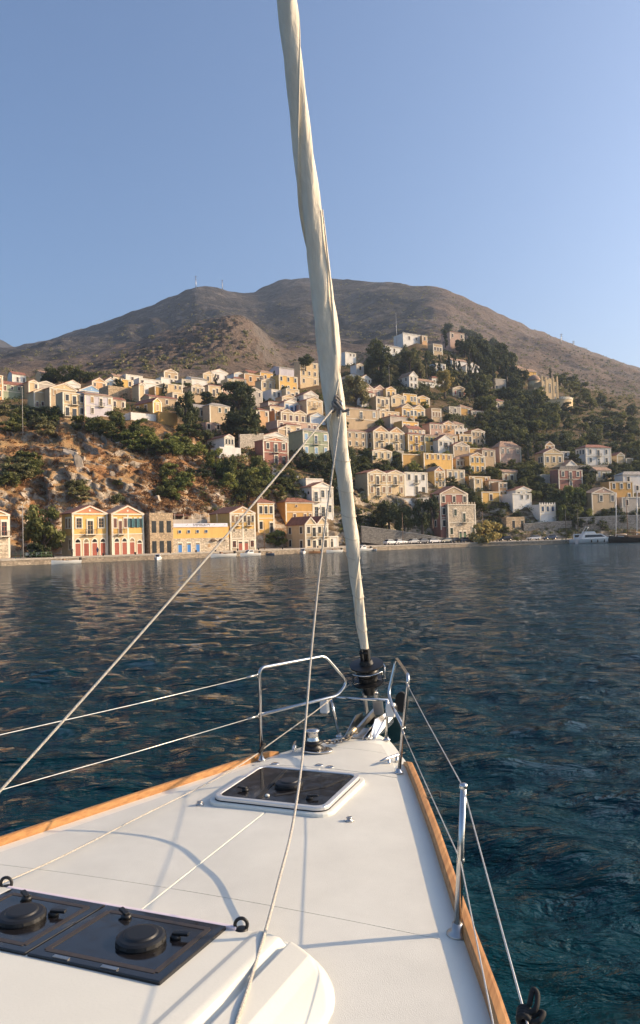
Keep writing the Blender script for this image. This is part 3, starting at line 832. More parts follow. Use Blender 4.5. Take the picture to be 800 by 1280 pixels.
def fil(pts, rad_, n=10):           # round the corners of a tube path
    out = [Vector(pts[0])]
    for i in range(1, len(pts) - 1):
        p, a, b = Vector(pts[i]), Vector(pts[i - 1]), Vector(pts[i + 1])
        u = (a - p).normalized(); v = (b - p).normalized()
        r = min(rad_, (a - p).length * .45, (b - p).length * .45)
        for k in range(n + 1):
            t = k / n
            out.append((p + u * r) * (1 - t) ** 2 + p * 2 * t * (1 - t) + (p + v * r) * t * t)
    out.append(Vector(pts[-1]))
    return out
RAILPT = {}
for sd_ in (-1, 1):
    pu = empty('pulpit', (0, 0, 0), 0, yacht)
    if sd_ < 0:
        foot = (-.54, -.92, DK); topa = (-.535, -.93, DK + .695); topf = (-.245, -.30, DK + .70); bend = (-.12, -.12, DK + .46); low = (-.17, -.22, DK + .365); mida = (-.535, -.93, DK + .345)
    else:
        foot = (.535, -.94, DK); topa = (.63, -.95, DK + .685); topf = (.345, -.24, DK + .69); bend = (.285, -.30, DK + .42); low = (.36, -.44, DK + .345); mida = (.585, -.945, DK + .315)
    m_ = MB(); m_.tube(fil([foot, topa, topf, bend, low, mida], .06), .0128, 12); m_.build('rail', STEEL, pu)
    m_ = MB(); m_.tube([(sd_ * .245, -.20, DK + .345), (sd_ * .205, -.12, DK + .0)], .0125, 12); m_.build('leg', STEEL, pu)
    for f in (foot, (sd_ * .205, -.12, DK)):
        m_ = MB(); m_.lathe([(.034, 0), (.032, .008), (.019, .014), (.0155, .03)], 18, (f[0], f[1], DK + .004)); m_.build('foot', STEEL, pu)
    m_ = MB(); m_.tube([Vector(topa) + Vector((0, -.018, -.035)), Vector(topa) + Vector((0, -.05, -.045)), Vector(topa) + Vector((0, -.018, -.075))], .005, 6); m_.build('lifeline_lug', STEEL, pu)
    m_ = MB(); m_.tube([Vector(mida) + Vector((0, -.014, .02)), Vector(mida) + Vector((0, -.05, 0)), Vector(mida) + Vector((0, -.014, -.025))], .005, 6); m_.build('lifeline_lug', STEEL, pu)
    # navigation light
    lx, ly, lz = sd_ * .285, -.235, DK + .275
    m_ = MB(); m_.box(lx - .035, lx + .035, ly - .03, ly + .03, lz - .055, lz + .055); nl = m_.build('navigation_light', mat('light_housing', (.7, .69, .66), .4, var=.05, coords='obj'), pu, bevel=.012)
    m_ = MB(); m_.box(lx + sd_ * .012 - .03, lx + sd_ * .012 + .03, ly - .018, ly + .048, lz - .036, lz + .036); m_.build('lens', BLK, nl, bevel=.01)
    RAILPT[sd_] = (Vector(topa) + Vector((0, -.05, -.045)), Vector(mida) + Vector((0, -.05, 0)))
m_ = MB(); m_.tube([(-.25, -.19, DK + .342), (.25, -.19, DK + .342)], .0115, 12); m_.build('pulpit_crossbar', STEEL, yacht)
for sd_ in (-1, 1):
    for k in (0, 1):
        a = RAILPT[sd_][k]; b = TOPS[sd_][0][k]; c = TOPS[sd_][1][k]
        m_ = MB(); m_.tube([a, a.lerp(b, .5) + Vector((0, 0, -.006)), b, b.lerp(c, .5) + Vector((0, 0, -.004)), c], .0027, 7); m_.build('lifeline', WIRE, yacht)
        m_ = MB(); m_.tube([a, a.lerp(b, .045)], .008, 8); m_.build('turnbuckle', STEELD, yacht)
# dark line made fast on the starboard guard wire
a, b = TOPS[1][0][0], TOPS[1][1][0]
k0 = a.lerp(b, .675)
m_ = MB()
for j in range(4):
    c = k0 + (Vector((0, -.014 * j, -.004 * j)) * .48)
    pts = [c + Vector((.017 * math.cos(t), .006 * t / 6.3, .017 * math.sin(t))) * .7 for t in np.linspace(0, 6.283, 14)]
    m_.tube(pts, .007, 7)
m_.tube(catmull([k0 + (Vector((.01, -.02, .01)) * .48), k0 + (Vector((.05, -.01, .035)) * .48), k0 + (Vector((.055, .035, .075)) * .48), k0 + (Vector((.035, .045, .085)) * .48), k0 + (Vector((.02, .01, .03)) * .48)], 6), .006, 7)
m_.tube(catmull([k0 + (Vector((.01, -.03, -.01)) * .48), k0 + (Vector((.06, -.045, .0)) * .48), k0 + (Vector((.085, -.01, .02)) * .48), k0 + (Vector((.06, .0, .012)) * .48), k0 + (Vector((.02, -.03, -.01)) * .48)], 6), .006, 7)
m_.tube(catmull([k0 + (Vector((0, -.03, -.02)) * .48), k0 + (Vector((.03, -.06, -.10)) * .48), k0 + (Vector((.02, -.05, -.35)) * .48)], 6), .007, 7)
m_.build('tied_line', RUB, yacht)

# ---- bow fitting, anchor, windlass
bf = empty('bow_roller', (0, 0, 0), 0, yacht)
for x0 in (-.115, .075, .045):
    m_ = MB()
    m_.prism([(0, 0), (0, .02), (-.34, .115), (-.56, .09), (-.58, .02), (-.36, -.02)] [::-1], -.004, .004)
    m_.build('cheek_plate', STEEL if x0 > 0 else STEELD, bf, loc=(x0, -.24, DK + .02), rot=(0, 0, -math.pi / 2 - (.10 if x0 > 0 else -.05)))
m_ = MB(); m_.tube([(-.10, .26, DK + .06), (.07, .26, DK + .06)], .035, 16); m_.build('roller', RUB, bf)
m_ = MB(); m_.box(-.10, .10, -.22, .10, DK + .026, DK + .034); m_.build('base_plate', STEELD, bf)
m_ = MB(); m_.add([(.085, -.20, DK + .02), (.12, -.16, DK + .02), (.205, .16, DK + .15), (.17, .10, DK + .19), (.09, -.06, DK + .15)], [(0, 1, 2, 3, 4)]); m_.add([(.088, -.20, DK + .02), (.123, -.16, DK + .02), (.208, .16, DK + .15), (.173, .10, DK + .19), (.093, -.06, DK + .15)], [(4, 3, 2, 1, 0)]); m_.build('side_plate', STEEL, bf)
# anchor: shank on the roller, plough fluke over the stem
an = empty('anchor', (0, 0, 0), 0, yacht)
m_ = MB(); m_.prism([(0, 0), (.60, .06), (.70, .01), (.70, .05), (.62, .115), (0, .045)], -.012, .012); m_.build('shank', STEELD, an, loc=(-.025, -.20, DK + .055), rot=(0, 0, math.pi / 2))
m_ = MB()
fl = [(0, .36, DK + .17), (-.17, .40, DK + .05), (-.11, .66, DK - .20), (0, .75, DK - .26), (.11, .66, DK - .20), (.17, .40, DK + .05), (0, .50, DK - .02)]
m_.add(fl, [(0, 1, 6), (1, 2, 6), (2, 3, 6), (3, 4, 6), (4, 5, 6), (5, 0, 6)]); m_.build('fluke', STEELD, an)
m_ = MB()
pad = [(.30 + .055 * math.cos(t), .02, DK + .285 + .085 * math.sin(t)) for t in np.linspace(0, 2 * math.pi, 24, endpoint=False)]
m_.add(pad + [(p[0], p[1] + .035, p[2]) for p in pad], [tuple(range(24)), tuple(range(47, 23, -1))] + [(i, i + 24, (i + 1) % 24 + 24, (i + 1) % 24) for i in range(24)]); m_.build('bow_pad', RUB, yacht)
# windlass on its oval base
wd = empty('windlass', (-.225, -.66, DK + .03), 0, yacht)
m_ = MB(); m_.slab([(.13 * math.cos(a) + .03, .09 * math.sin(a)) for a in np.linspace(0, 2 * math.pi, 30, endpoint=False)], 0, .014); m_.build('base', STEEL, wd, bevel=.004)
m_ = MB(); m_.lathe([(.075, .012), (.078, .03), (.060, .040), (.060, .048), (.078, .058), (.076, .072)], 28); m_.build('gypsy', BLK, wd)
m_ = MB(); m_.lathe([(.052, .072), (.055, .080), (.045, .092), (.044, .140), (.056, .150), (.055, .158), (.03, .166)], 28); m_.build('drum', STEEL, wd)
# chain from windlass to roller: every link a small ring
link_me = MB(); link_me.tube([(.016 * math.cos(a), .026 * math.sin(a), 0) for a in np.linspace(0, 2 * math.pi, 13)], .0055, 6, cap=False)
link_me = link_me.mesh('chain_link', CHAINM)
ch = empty('anchor_chain', (0, 0, 0), 0, yacht)
cp = catmull([(-.165, -.60, DK + .085), (-.12, -.47, DK + .055), (-.075, -.36, DK + .05), (-.05, -.26, DK + .065), (-.027, -.18, DK + .09)], 12)
acc = 0; last = cp[0]; nlk = 0
for p in cp[1:]:
    acc += (p - last).length
    if acc >= .034:
        acc = 0; d = (p - last).normalized()
        q = d.to_track_quat('Y', 'Z').to_matrix().to_4x4() @ Matrix.Rotation((nlk % 2) * math.pi / 2 + .4, 4, 'Y')
        o = link('chain_link', link_me, ch, loc=p, rot=q.to_euler()); nlk += 1
    last = p
m_ = MB(); m_.tube([(-.075, -.27, DK + .06), (-.035, -.20, DK + .10)], .019, 10); m_.tube([(-.065, -.31, DK + .045), (-.065, -.26, DK + .045)], .016, 10); m_.build('swivel', mat('brass_swivel', (.62, .50, .33), .4, .6, var=.2, coords='obj'), ch)
# cleats
for (x, s, rz, mt) in ((-.40, .62, .32, GEL), (.43, .72, -.42, GEL)):
    cl = empty('mooring_cleat', (x, -s, deck_z(s, x)), rz, yacht)
    m_ = MB(); m_.tube([(0, -.14, .043), (0, -.07, .047), (0, .07, .047), (0, .14, .043)], [.007, .012, .012, .007], 10); m_.build('horn', STEEL, cl)
    for y_ in (-.045, .045):
        m_ = MB(); m_.lathe([(.018, .0), (.012, .012), (.011, .045)], 12, (0, y_, 0)); m_.build('foot', STEEL, cl)

# ---- furled headsail on its stay
def stay(t): return Vector((.015, -(.28 * t) + .02, DK + .49 + t))
TT = np.unique(np.concatenate([np.linspace(.24, 3.2, 90), np.linspace(3.2, 12.5, 130)]))
prof_t = [.20, .30, .6, 1.0, 1.63, 1.9, 2.05, 2.25, 2.6, 3.0, 3.4, 3.93, 4.94, 7, 9, 12.5]
prof_r = [.032, .035, .041, .050, .063, .067, .078, .087, .088, .085, .077, .068, .063, .055, .048, .036]
NA = 44
EDGE = []
P = []
for t in TT:
    r = float(np.interp(t, prof_t, prof_r))
    c = stay(t)
    seam = -1.0 + (t - 2.2) * 3.0 + .35 * math.sin(t * 2.3) if t > 2.2 else -1.0 + .35 * math.sin(2.2 * 2.3) + (t - 2.2) * 4.5
    row = []
    for k in range(NA):
        a = 2 * math.pi * k / (NA - 1)
        q = k / (NA - 1)                                   # spiral step at the leech edge
        step = 1.0 + (.30 if 1.9 < t < 6 else .18) * (q - .5)
        wr_ = 1 + .040 * math.sin(3 * a + t * 1.1) + .026 * math.sin(5 * a - t * 3.3) + .018 * math.sin(7 * a + 2 * t) + .016 * math.sin(2 * a + 9 * t)
        sq_ = 1 + .05 * math.cos(2 * (a + seam) + 1.2 * t)
        rr_ = r * step * wr_ * sq_
        row.append((c.x + rr_ * math.cos(a + seam), c.y + rr_ * math.sin(a + seam), c.z))
    row.append(row[0])
    P.append(row); EDGE.append(Vector(row[NA - 1]))
P = np.array(P)
m_ = MB(); m_.grid(P[:, :NA]); m_.grid(P[:, NA - 1:], smooth=False)
sail = m_.build('furled_sail', CANVAS, yacht)
m_ = MB(); m_.tube(EDGE, .0055, 6); m_.build('leech_hem', mat('hem_cream', (.70, .63, .50), .9, var=.12, coords='obj'), sail)
# wraps of sail tape, clew patch, gathered tucks
for t in (.42, .55, .70, .86, 1.02, 1.18, 1.36, 1.56, 1.80):
    m_ = MB(); r = float(np.interp(t, prof_t, prof_r)) * 1.03
    pts = []
    for a in np.linspace(0, 2 * math.pi, 30):
        c = stay(t + .03 * math.sin(a - .8)); pts.append((c.x + r * 1.04 * math.cos(a), c.y + r * 1.04 * math.sin(a), c.z))
    m_.tube(pts, .0026, 5, cap=False)
    m_.build('wrap', mat('sail_tape', (.52, .46, .36), .9, var=.15, coords='obj'), sail)
cz = 2.24
cw = stay(cz)
def onsail(t, a, k=1.06):
    c = stay(t); r = float(np.interp(t, prof_t, prof_r)) * k
    return Vector((c.x + r * math.cos(a), c.y + r * math.sin(a), c.z))
va = math.atan2(-6.2 - 0, 2.05)        # towards the camera, in yacht axes
m_ = MB()
strip = [[onsail(cz + 1.35 - q * 1.35, va + 1.25 - 1.05 * q + w * (.06 + .28 * q), 1.16 + .05 * w) for w in (0, .5, 1)] for q in np.linspace(0, 1, 22)]
m_.grid(np.array([[tuple(p) for p in r] for r in strip]), flip=True)
o = m_.build('leech_flap', CANVAS, sail); so = o.modifiers.new('thick', 'SOLIDIFY'); so.thickness = .008
CL = onsail(cz - .05, va + .25, 1.22)
m_ = MB()
m_.tube([CL + Vector((.030 * math.cos(a), 0, .030 * math.sin(a))) for a in np.linspace(0, 2 * math.pi, 20)], .008, 8, cap=False)
m_.build('clew_ring', STEELD, sail)
m_ = MB()
rk = np.random.default_rng(5)
for j in range(5):
    pts = [CL + Vector((rk.normal(0, .028), rk.normal(0, .018) - .015, rk.normal(0, .045))) for _ in range(5)]
    m_.tube(catmull(pts, 6), .011, 7)
m_.tube(catmull([CL + Vector((.0, -.01, .16)), CL + Vector((-.02, -.015, .06)), CL, CL + Vector((.05, -.01, -.05)), CL + Vector((.09, .0, -.04))], 6), .011, 7)
m_.build('sheet_knot', mat('rope_grey', (.22, .20, .18), .9, var=.3, scale=60, coords='obj'), sail)

# furler drum with guard
fu = empty('furler', (0, 0, 0), 0, yacht)
ax = Matrix.Translation(stay(0.0)) @ Matrix.Rotation(math.atan(.28), 4, 'X')
def fpart(name, mb, mt): 
    o = mb.build(name, mt, fu); o.matrix_local = ax; return o
m_ = MB(); m_.lathe([(.05, -.16), (.055, -.06), (.135, -.055), (.137, -.043), (.08, -.038), (.08, .092), (.142, .097), (.144, .110), (.06, .117), (.05, .15)], 32, smooth=False); fpart('drum', m_, BLK)
m_ = MB(); m_.lathe([(.066, -.005), (.09, .01), (.095, .035), (.09, .06), (.066, .08)], 24); fpart('line_wraps', m_, BLK)
m_ = MB()
for a0 in (-2.2, .1):
    pts = [(.15 * math.cos(a), .15 * math.sin(a), .07) for a in np.linspace(a0, a0 + 1.9, 14)]
    m_.tube(fil([(pts[0][0] * .45, pts[0][1] * .45, -.13), (pts[0][0] * .5, pts[0][1] * .5, -.035), (pts[0][0], pts[0][1], -.02)], .01) + pts + [(pts[-1][0], pts[-1][1], -.02)], .006, 7)
fpart('guard', m_, STEEL)
m_ = MB()
for x in (-.03, .03):
    m_.box(x - .006, x + .006, -.03, .03, .10, .25)
m_.tube([(0, 0, .02), (0, 0, .34)], .016, 10)
m_.tube([(-.045, -.03, .13), (.045, -.03, .13)], .012, 8); m_.tube([(-.04, -.03, .22), (.03, -.03, .22)], .010, 8)
fpart('tack_swivel', m_, BLK)
m_ = MB()
m_.box(-.055, -.043, -.03, .03, -.34, -.14); m_.box(.043, .055, -.03, .03, -.34, -.14); m_.tube([(-.07, 0, -.155), (.07, 0, -.155)], .013, 12)
m_.box(.03, .115, -.045, -.03, -.33, -.20)
fpart('toggle', m_, STEELD)

# ---- running rigging
def rope(name, pts, r, mt=ROPE, n=10, parent=yacht):
    m_ = MB(); m_.tube(catmull(pts, n), r, 8); return m_.build(name, mt, parent)
E_PORT = Vector((-.82, -3.8, DK + .19))
c0 = CL + Vector((-.02, -.015, -.01))
rope('port_sheet', [c0, c0.lerp(E_PORT, .33) + Vector((0, 0, -.03)), c0.lerp(E_PORT, .66) + Vector((0, 0, -.03)), E_PORT], .0068)
c1 = CL + Vector((.03, -.015, -.03))
def rz(x, s): return roof_z(x, s) + .010
rope('starboard_sheet', [c1, (.05, -.98, DK + 1.75), (.11, -1.42, DK + 1.02), (.27, -2.02, DK + .42), (.44, -2.58, DK + .21), (.55, -3.0, DK + .115), (.62, -3.26, DK + .072), (.67, -3.40, rz(.67, 3.40)), (.735, -3.62, rz(.735, 3.62)), (.83, -3.90, rz(.83, 3.9) ), (.95, -4.35, rz(.95, 4.35) + .03), (1.1, -5.0, DK + .35)], .0072)
fl_ = [ax @ Vector((-.085, -.03, -.01)), Vector((-.50, -.94, DK + .105)), Vector((-.53, -1.02, DK + .075)), Vector((-.575, -1.5, DK + .045)), Vector((-.66, -2.3, DK + .045)), Vector((-.755, -3.2, DK + .05)), Vector((-.83, -4.2, DK + .17)), Vector((-.9, -5.2, DK + .25))]
m_ = MB(); m_.tube([fl_[0], fl_[0].lerp(fl_[1], .5) + Vector((0, 0, -.012)), fl_[1]] + catmull(fl_[1:], 6)[1:], .0045, 7); m_.build('furling_line', ROPE, yacht)
m_ = MB(); m_.tube([(-.52, -.90, DK + .12), (-.52, -.95, DK + .10), (-.52, -1.0, DK + .085)], [.012, .018, .012], 10); m_.tube([(-.525, -.92, DK + .085), (-.525, -.92, DK + .13)], .021, 12); m_.build('furling_fairlead', RUB, yacht)
m_ = MB(); m_.tube(catmull([(.88, -1.52, DK + .035), (.90, -1.46, DK + .06), (.935, -1.44, DK + .06), (.95, -1.48, DK + .045)], 6), .005, 6); m_.build('drain_loop', RUB, yacht)

# ------------------------------------------------------------------ houses
WMESH = {}
def frame_ring(m_, x0, x1, z0, z1, t, y0, y1, mi):
    m_.box(x0 - t, x0, y0, y1, z0, z1 + t, mi); m_.box(x1, x1 + t, y0, y1, z0, z1 + t, mi)
    m_.box(x0, x1, y0, y1, z1, z1 + t, mi)
def win_mesh(kind, shut, frame, pane_sep):
    """openings of unit width and height, origin at the bottom middle, on the wall plane y = 0, facing -y"""
    key = (kind, shut, frame, pane_sep)
    if key in WMESH: return WMESH[key]
    m_ = MB(); g = MB()
    mats = [frame, SHUT[shut], IRON]
    G = g if pane_sep else m_
    gi = 0 if pane_sep else 3
    if kind in 'wbq':
        frame_ring(m_, -.5, .5, 0, 1, .17 if kind != 'q' else .12, -.10, .01, 0)
        if kind != 'b': m_.box(-.72, .72, -.16, .01, -.09, 0, 0)
        G.box(-.5, .5, -.03, .01, 0, 1, gi)
        m_.box(-.035, .035, -.055, -.03, 0, 1, 1)
        for z in (.33, .66): m_.box(-.5, .5, -.05, -.03, z - .015, z + .015, 1)
        m_.box(-.5, -.43, -.055, -.03, 0, 1, 1); m_.box(.43, .5, -.055, -.03, 0, 1, 1)
    elif kind in 'sB':
        frame_ring(m_, -.5, .5, 0, 1, .17, -.10, .01, 0)
        if kind == 's': m_.box(-.72, .72, -.16, .01, -.09, 0, 0)
        G.box(-.03, .03, -.02, .01, 0, 1, gi)
        for sx in (-1, 1):
            a, b = sorted((sx * .025, sx * .49)); m_.box(a, b, -.06, .0, .01, .99, 1)
            for z in (.2, .4, .6, .8): m_.box(a + .06, b - .06, -.075, -.06, z - .07, z + .07, 1)
    elif kind in 'pD':
        frame_ring(m_, -.5, .5, 0, 1, .14, -.09, .01, 0)
        G.box(-.5, .5, -.03, .01, 0, 1, gi)
        m_.box(-.03, .03, -.05, -.03, 0, 1, 1)
        for sx in (-1, 1):
            a, b = sorted((sx * .53, sx * 1.02)); m_.box(a, b, -.16, -.105, .0, 1.0, 1)
            for z in (.25, .5, .75): m_.box(a + .06, b - .06, -.175, -.16, z - .09, z + .09, 1)
    elif kind == 'd':
        frame_ring(m_, -.5, .5, 0, 1, .16, -.10, .01, 0)
        m_.box(-.5, .5, -.04, .01, 0, .82, 1); G.box(-.5, .5, -.03, .01, .83, 1, gi)
        for sx in (-1, 1):
            a, b = sorted((sx * .06, sx * .43))
            m_.box(a, b, -.06, -.04, .08, .36, 1); m_.box(a, b, -.06, -.04, .42, .76, 1)
    elif kind in 'aA':
        n = 9
        arc = [(.5 * math.cos(t), .80 + .20 * math.sin(t)) for t in np.linspace(0, math.pi, n)]
        arco = [(.68 * math.cos(t), .80 + .28 * math.sin(t)) for t in np.linspace(0, math.pi, n)]
        for i in range(n - 1):
            m_.prism([arc[i], arco[i], arco[i + 1], arc[i + 1]], -.10, .01, 0)
        m_.box(-.68, -.5, -.10, .01, 0, .80, 0); m_.box(.5, .68, -.10, .01, 0, .80, 0)
        m_.box(-.5, .5, -.07, .01, .745, .80, 0)
        m_.box(-.5, .5, -.04, .01, 0, .745, 1); G.prism([(-.5, .80)] + [(.5, .80)] + arc[1:-1], -.03, .01, gi)
        for sx in (-1, 1):
            a, b = sorted((sx * .06, sx * .43)); m_.box(a, b, -.06, -.04, .07, .34, 1); m_.box(a, b, -.06, -.04, .39, .70, 1)
    elif kind == 'o':
        n = 16
        a0 = [(.5 * math.cos(t), .5 + .5 * math.sin(t)) for t in np.linspace(0, 2 * math.pi, n + 1)]
        a1 = [(.66 * math.cos(t), .5 + .66 * math.sin(t)) for t in np.linspace(0, 2 * math.pi, n + 1)]
        for i in range(n): m_.prism([a0[i], a1[i], a1[i + 1], a0[i + 1]], -.08, .01, 0)
        G.prism(a0[:-1], -.03, .01, gi)
    elif kind == 'g':
        G.box(-.5, .5, -.02, .01, 0, 1, gi); m_.box(-.56, .56, -.06, .01, 1.0, 1.07, 0)
    me = m_.mesh('opening', mats + ([] if pane_sep else [GLASS]))
    pm = g.mesh('pane', [GLASS]) if pane_sep and g.v else None
    WMESH[key] = (me, pm)
    return WMESH[key]
BALC = {}
def balcony_mesh():
    if 'b' in BALC: return BALC['b']
    s_ = MB(); s_.box(-.5, .5, -.85, 0, -.12, 0); s_.box(-.40, -.34, -.55, 0, -.34, -.12); s_.box(.34, .40, -.55, 0, -.34, -.12)
    r_ = MB()
    for k in range(11): x = -.48 + .096 * k; r_.box(x - .008, x + .008, -.83, -.815, 0, .95)
    for y in (-.2, -.42, -.64):
        for x in (-.48, .48): r_.box(x - .008, x + .008, y - .008, y + .008, 0, .95)
    r_.box(-.49, .49, -.84, -.80, .93, .98)
    for x in (-.48, .48): r_.box(x - .012, x + .012, -.80, 0, .93, .98)
    BALC['b'] = (s_.mesh('balcony', TRIM), r_.mesh('railing', IRON))
    return BALC['b']
SIZES = dict(w=(1.0, 1.65, .50), s=(1.0, 1.65, .50), p=(.8, 1.65, .50), b=(1.05, 2.35, 0), B=(1.05, 2.35, 0), D=(.85, 2.3, 0), d=(1.1, 2.35, 0), a=(1.15, 2.9, 0), A=(1.15, 2.5, 0), o=(.8, .8, .62), q=(.75, .7, .62), g=(1.2, 2.2, 0))
NAMEK = dict(w='window', s='window', p='window', q='window', o='round_window', b='balcony_door', B='balcony_door', D='balcony_door', d='door', a='door', A='door', g='opening')
def openings(H, rows, w, h, shut, frame, fine, side=False, L=0, z0=0.0):
    n = len(rows); fh = h / n
    for r, row in enumerate(rows):
        zb = z0 + h - (r + 1) * fh
        if not row: continue
        sh_r = shut[min(r, len(shut) - 1)] if isinstance(shut, (list, tuple)) else shut
        cells = len(row)
        cw = w / cells
        for i, t in enumerate(row):
            if t in '. ': continue
            u = -w / 2 + cw * (i + .5)
            sw, shh, zc = SIZES[t]
            k = min(1.15, fh / 3.3)
            ww = min(sw * k, cw * (.46 if t in 'pD' else .60)); hh = min(shh * k, fh * .86)
            zz = zb + (fh * zc - hh / 2 if zc else .02)
            if zc == .50: zz = zb + fh * .54 - hh / 2
            s_ = sh_r
            if isinstance(s_, dict): s_ = s_[i] if i in s_ else s_['*']
            me, pm = win_mesh(t, s_, frame, fine)
            loc, rot = ((u, 0, zz), 0) if not side else ((-side, L / 2 - u, zz), -math.pi / 2)
            o = link(NAMEK[t], me, H, loc=loc, rot=(0, 0, rot), scale=(ww, 1, hh))
            if pm: link('pane', pm, o)
            if t in 'bBD':
                bs, br = balcony_mesh()
                b = link('balcony', bs, H, loc=(loc[0], loc[1], zz), rot=(0, 0, rot), scale=(max(ww * 2.1, 1.6), 1, 1))
                link('railing', br, b)
NH = 0
HOUSE_SPOTS = []
def house(x0, x1, yb, ye, roof, col, rows, label, side=0, srows=None, peak=None, th=12, shut='brown', frame=None, d=None, L=None, tile=None,
          lower=None, tymp=None, trim=True, cren=False, fine=False, fnd=3.0, cat='house', name='house', mid=False, shore_house=False):
    global NH
    NH += 1
    cx = (x0 + x1) / 2
    P = ground(cx, yb)
    if d:
        if P is not None and P[1] < d - 1.0 and not shore_house:
            d = float(P[1])                     # stand on the slope rather than inside it
        elif P is not None and P[1] > d + 6 and P[1] < 500 and not shore_house:
            d = float(P[1]) - 2.5
        P = at_depth(cx, yb, d)
    fnd = max(fnd, P[2] - ground_z(P[0], P[1]) + 1.5)
    dep = float((P - CAM) @ fwd)
    mpp = dep / FPX
    th = max(th, min(40, 37 + math.degrees(math.atan2(P[0], P[1])) * .6))
    th_ = R_(th)
    grow = 1.0 if shore_house else 1.07
    w = (x1 - x0) * mpp / math.cos(th_) * (grow if shore_house else 1.03); h = (yb - ye) * mpp * grow
    if L is None: L = side * mpp / math.sin(th_) if side else min(w, 8.0)
    L = min(max(L, 4.5), 13.0)
    al = math.atan2(P[0], P[1])
    H = empty(name, tuple(P), -al + th_)
    tag(H, label, cat, 'houses of the hillside town')
    HOUSE_SPOTS.append((x0 - side, x1, yb, ye))
    frame = frame or TRIM
    tile = tile or (TILE if NH % 3 else TILE2)
    ph = ((ye - peak) * mpp) if peak else .22 * w * (.5 if roof == 'PP' else 1)
    W2 = w / 2
    m_ = MB()
    zl = -fnd
    if lower:
        lc, fr = lower
        zl = h * fr
        g = MB(); g.box(-W2 - .03, W2 + .03, -.03, L, -fnd, zl); g.build('ground_floor', wallm(lc), H)
    if roof == 'P':
        m_.prism([(-W2, zl), (W2, zl), (W2, h), (0, h + ph), (-W2, h)], 0, L)
    elif roof == 'PP':
        m_.prism([(-W2, zl), (W2, zl), (W2, h), (W2 / 2, h + ph), (0, h), (-W2 / 2, h + ph), (-W2, h)], 0, L)
    elif roof == 'S':
        m_.box(-W2, W2, 0, L, zl, h)
        m_.add([(-W2, 0, h), (-W2, L, h), (-W2, L / 2, h + ph), (W2, 0, h), (W2, L, h), (W2, L / 2, h + ph)], [(0, 2, 1), (3, 4, 5)])
    elif roof == 'F':
        m_.box(-W2, W2, 0, L, zl, h - .35)
        t = .25
        m_.box(-W2, W2, 0, t, h - .35, h); m_.box(-W2, W2, L - t, L, h - .35, h); m_.box(-W2, -W2 + t, t, L - t, h - .35, h); m_.box(W2 - t, W2, t, L - t, h - .35, h)
    else:
        m_.box(-W2, W2, 0, L, zl, h)
    m_.build('wall', wallm(col), H)
    ov = .28; tk = .16
    def lam(c, hw, o_l, o_r):
        sl = ph / hw
        zl_ = h - o_l * sl; zr_ = h - o_r * sl
        r_ = MB()
        r_.prism([(c - hw - o_l, zl_ + .02), (c, h + ph + .02), (c + hw + o_r, zr_ + .02), (c + hw + o_r, zr_ + .02 + tk), (c, h + ph + .02 + tk * 1.2), (c - hw - o_l, zl_ + .02 + tk)], -.10, L + .15)
        return r_
    if roof == 'P':
        lam(0, W2, ov, ov).build('roof', tile, H)
    elif roof == 'PP':
        lam(-W2 / 2, W2 / 2, ov, .0).build('roof', tile, H); lam(W2 / 2, W2 / 2, .0, ov).build('roof', tile, H)
    elif roof == 'H':
        r_ = MB(); a = W2 + ov; y0, y1 = -ov, L + ov
        rl = max(0.1, W2 - L / 2) if w > L else 0.1
        r0 = L / 2 if w > L else W2
        e = h + .0
        r_.add([(-a, y0, e), (a, y0, e), (a, y1, e), (-a, y1, e), (-a, y0, e + .14), (a, y0, e + .14), (a, y1, e + .14), (-a, y1, e + .14),
                (-rl, r0, e + ph), (rl, r0 if w > L else L - r0, e + ph)] if w > L else
               [(-a, y0, e), (a, y0, e), (a, y1, e), (-a, y1, e), (-a, y0, e + .14), (a, y0, e + .14), (a, y1, e + .14), (-a, y1, e + .14), (0, W2, e + ph), (0, L - W2, e + ph)],
               [(0, 3, 2, 1), (0, 1, 5, 4), (1, 2, 6, 5), (2, 3, 7, 6), (3, 0, 4, 7)] +
               ([(4, 5, 9, 8), (5, 6, 9), (6, 7, 8, 9), (7, 4, 8)] if w > L else [(4, 5, 8), (5, 6, 9, 8), (6, 7, 9), (7, 4, 8, 9)]))
        r_.build('roof', tile, H)
    elif roof == 'S':
        r_ = MB(); sl = ph / (L / 2)
        V = [(-ov, h - ov * sl), (L / 2, h + ph), (L + ov, h - ov * sl)]
        a = W2 + .15
        for (ya, za), (yb_, zb_) in ((V[0], V[1]), (V[1], V[2])):
            r_.add([(-a, ya, za + .02), (a, ya, za + .02), (a, yb_, zb_ + .02), (-a, yb_, zb_ + .02), (-a, ya, za + tk), (a, ya, za + tk), (a, yb_, zb_ + tk), (-a, yb_, zb_ + tk)],
                   [(0, 3, 2, 1), (4, 5, 6, 7), (0, 1, 5, 4), (1, 2, 6, 5), (2, 3, 7, 6), (3, 0, 4, 7)])
        r_.build('roof', tile, H)
    elif roof == 'F':
        r_ = MB(); r_.box(-W2 + .26, W2 - .26, .26, L - .26, h - .349, h - .25); r_.build('roof', CONC, H)
        if cren:
            n = max(5, int(w / .9)); c_ = MB()
            for k in range(n):
                x = -W2 + .2 + (w - .4) * k / (n - 1); c_.box(x - .2, x + .2, .0, .24, h + .002, h + .55)
            c_.build('parapet', wallm(col), H)
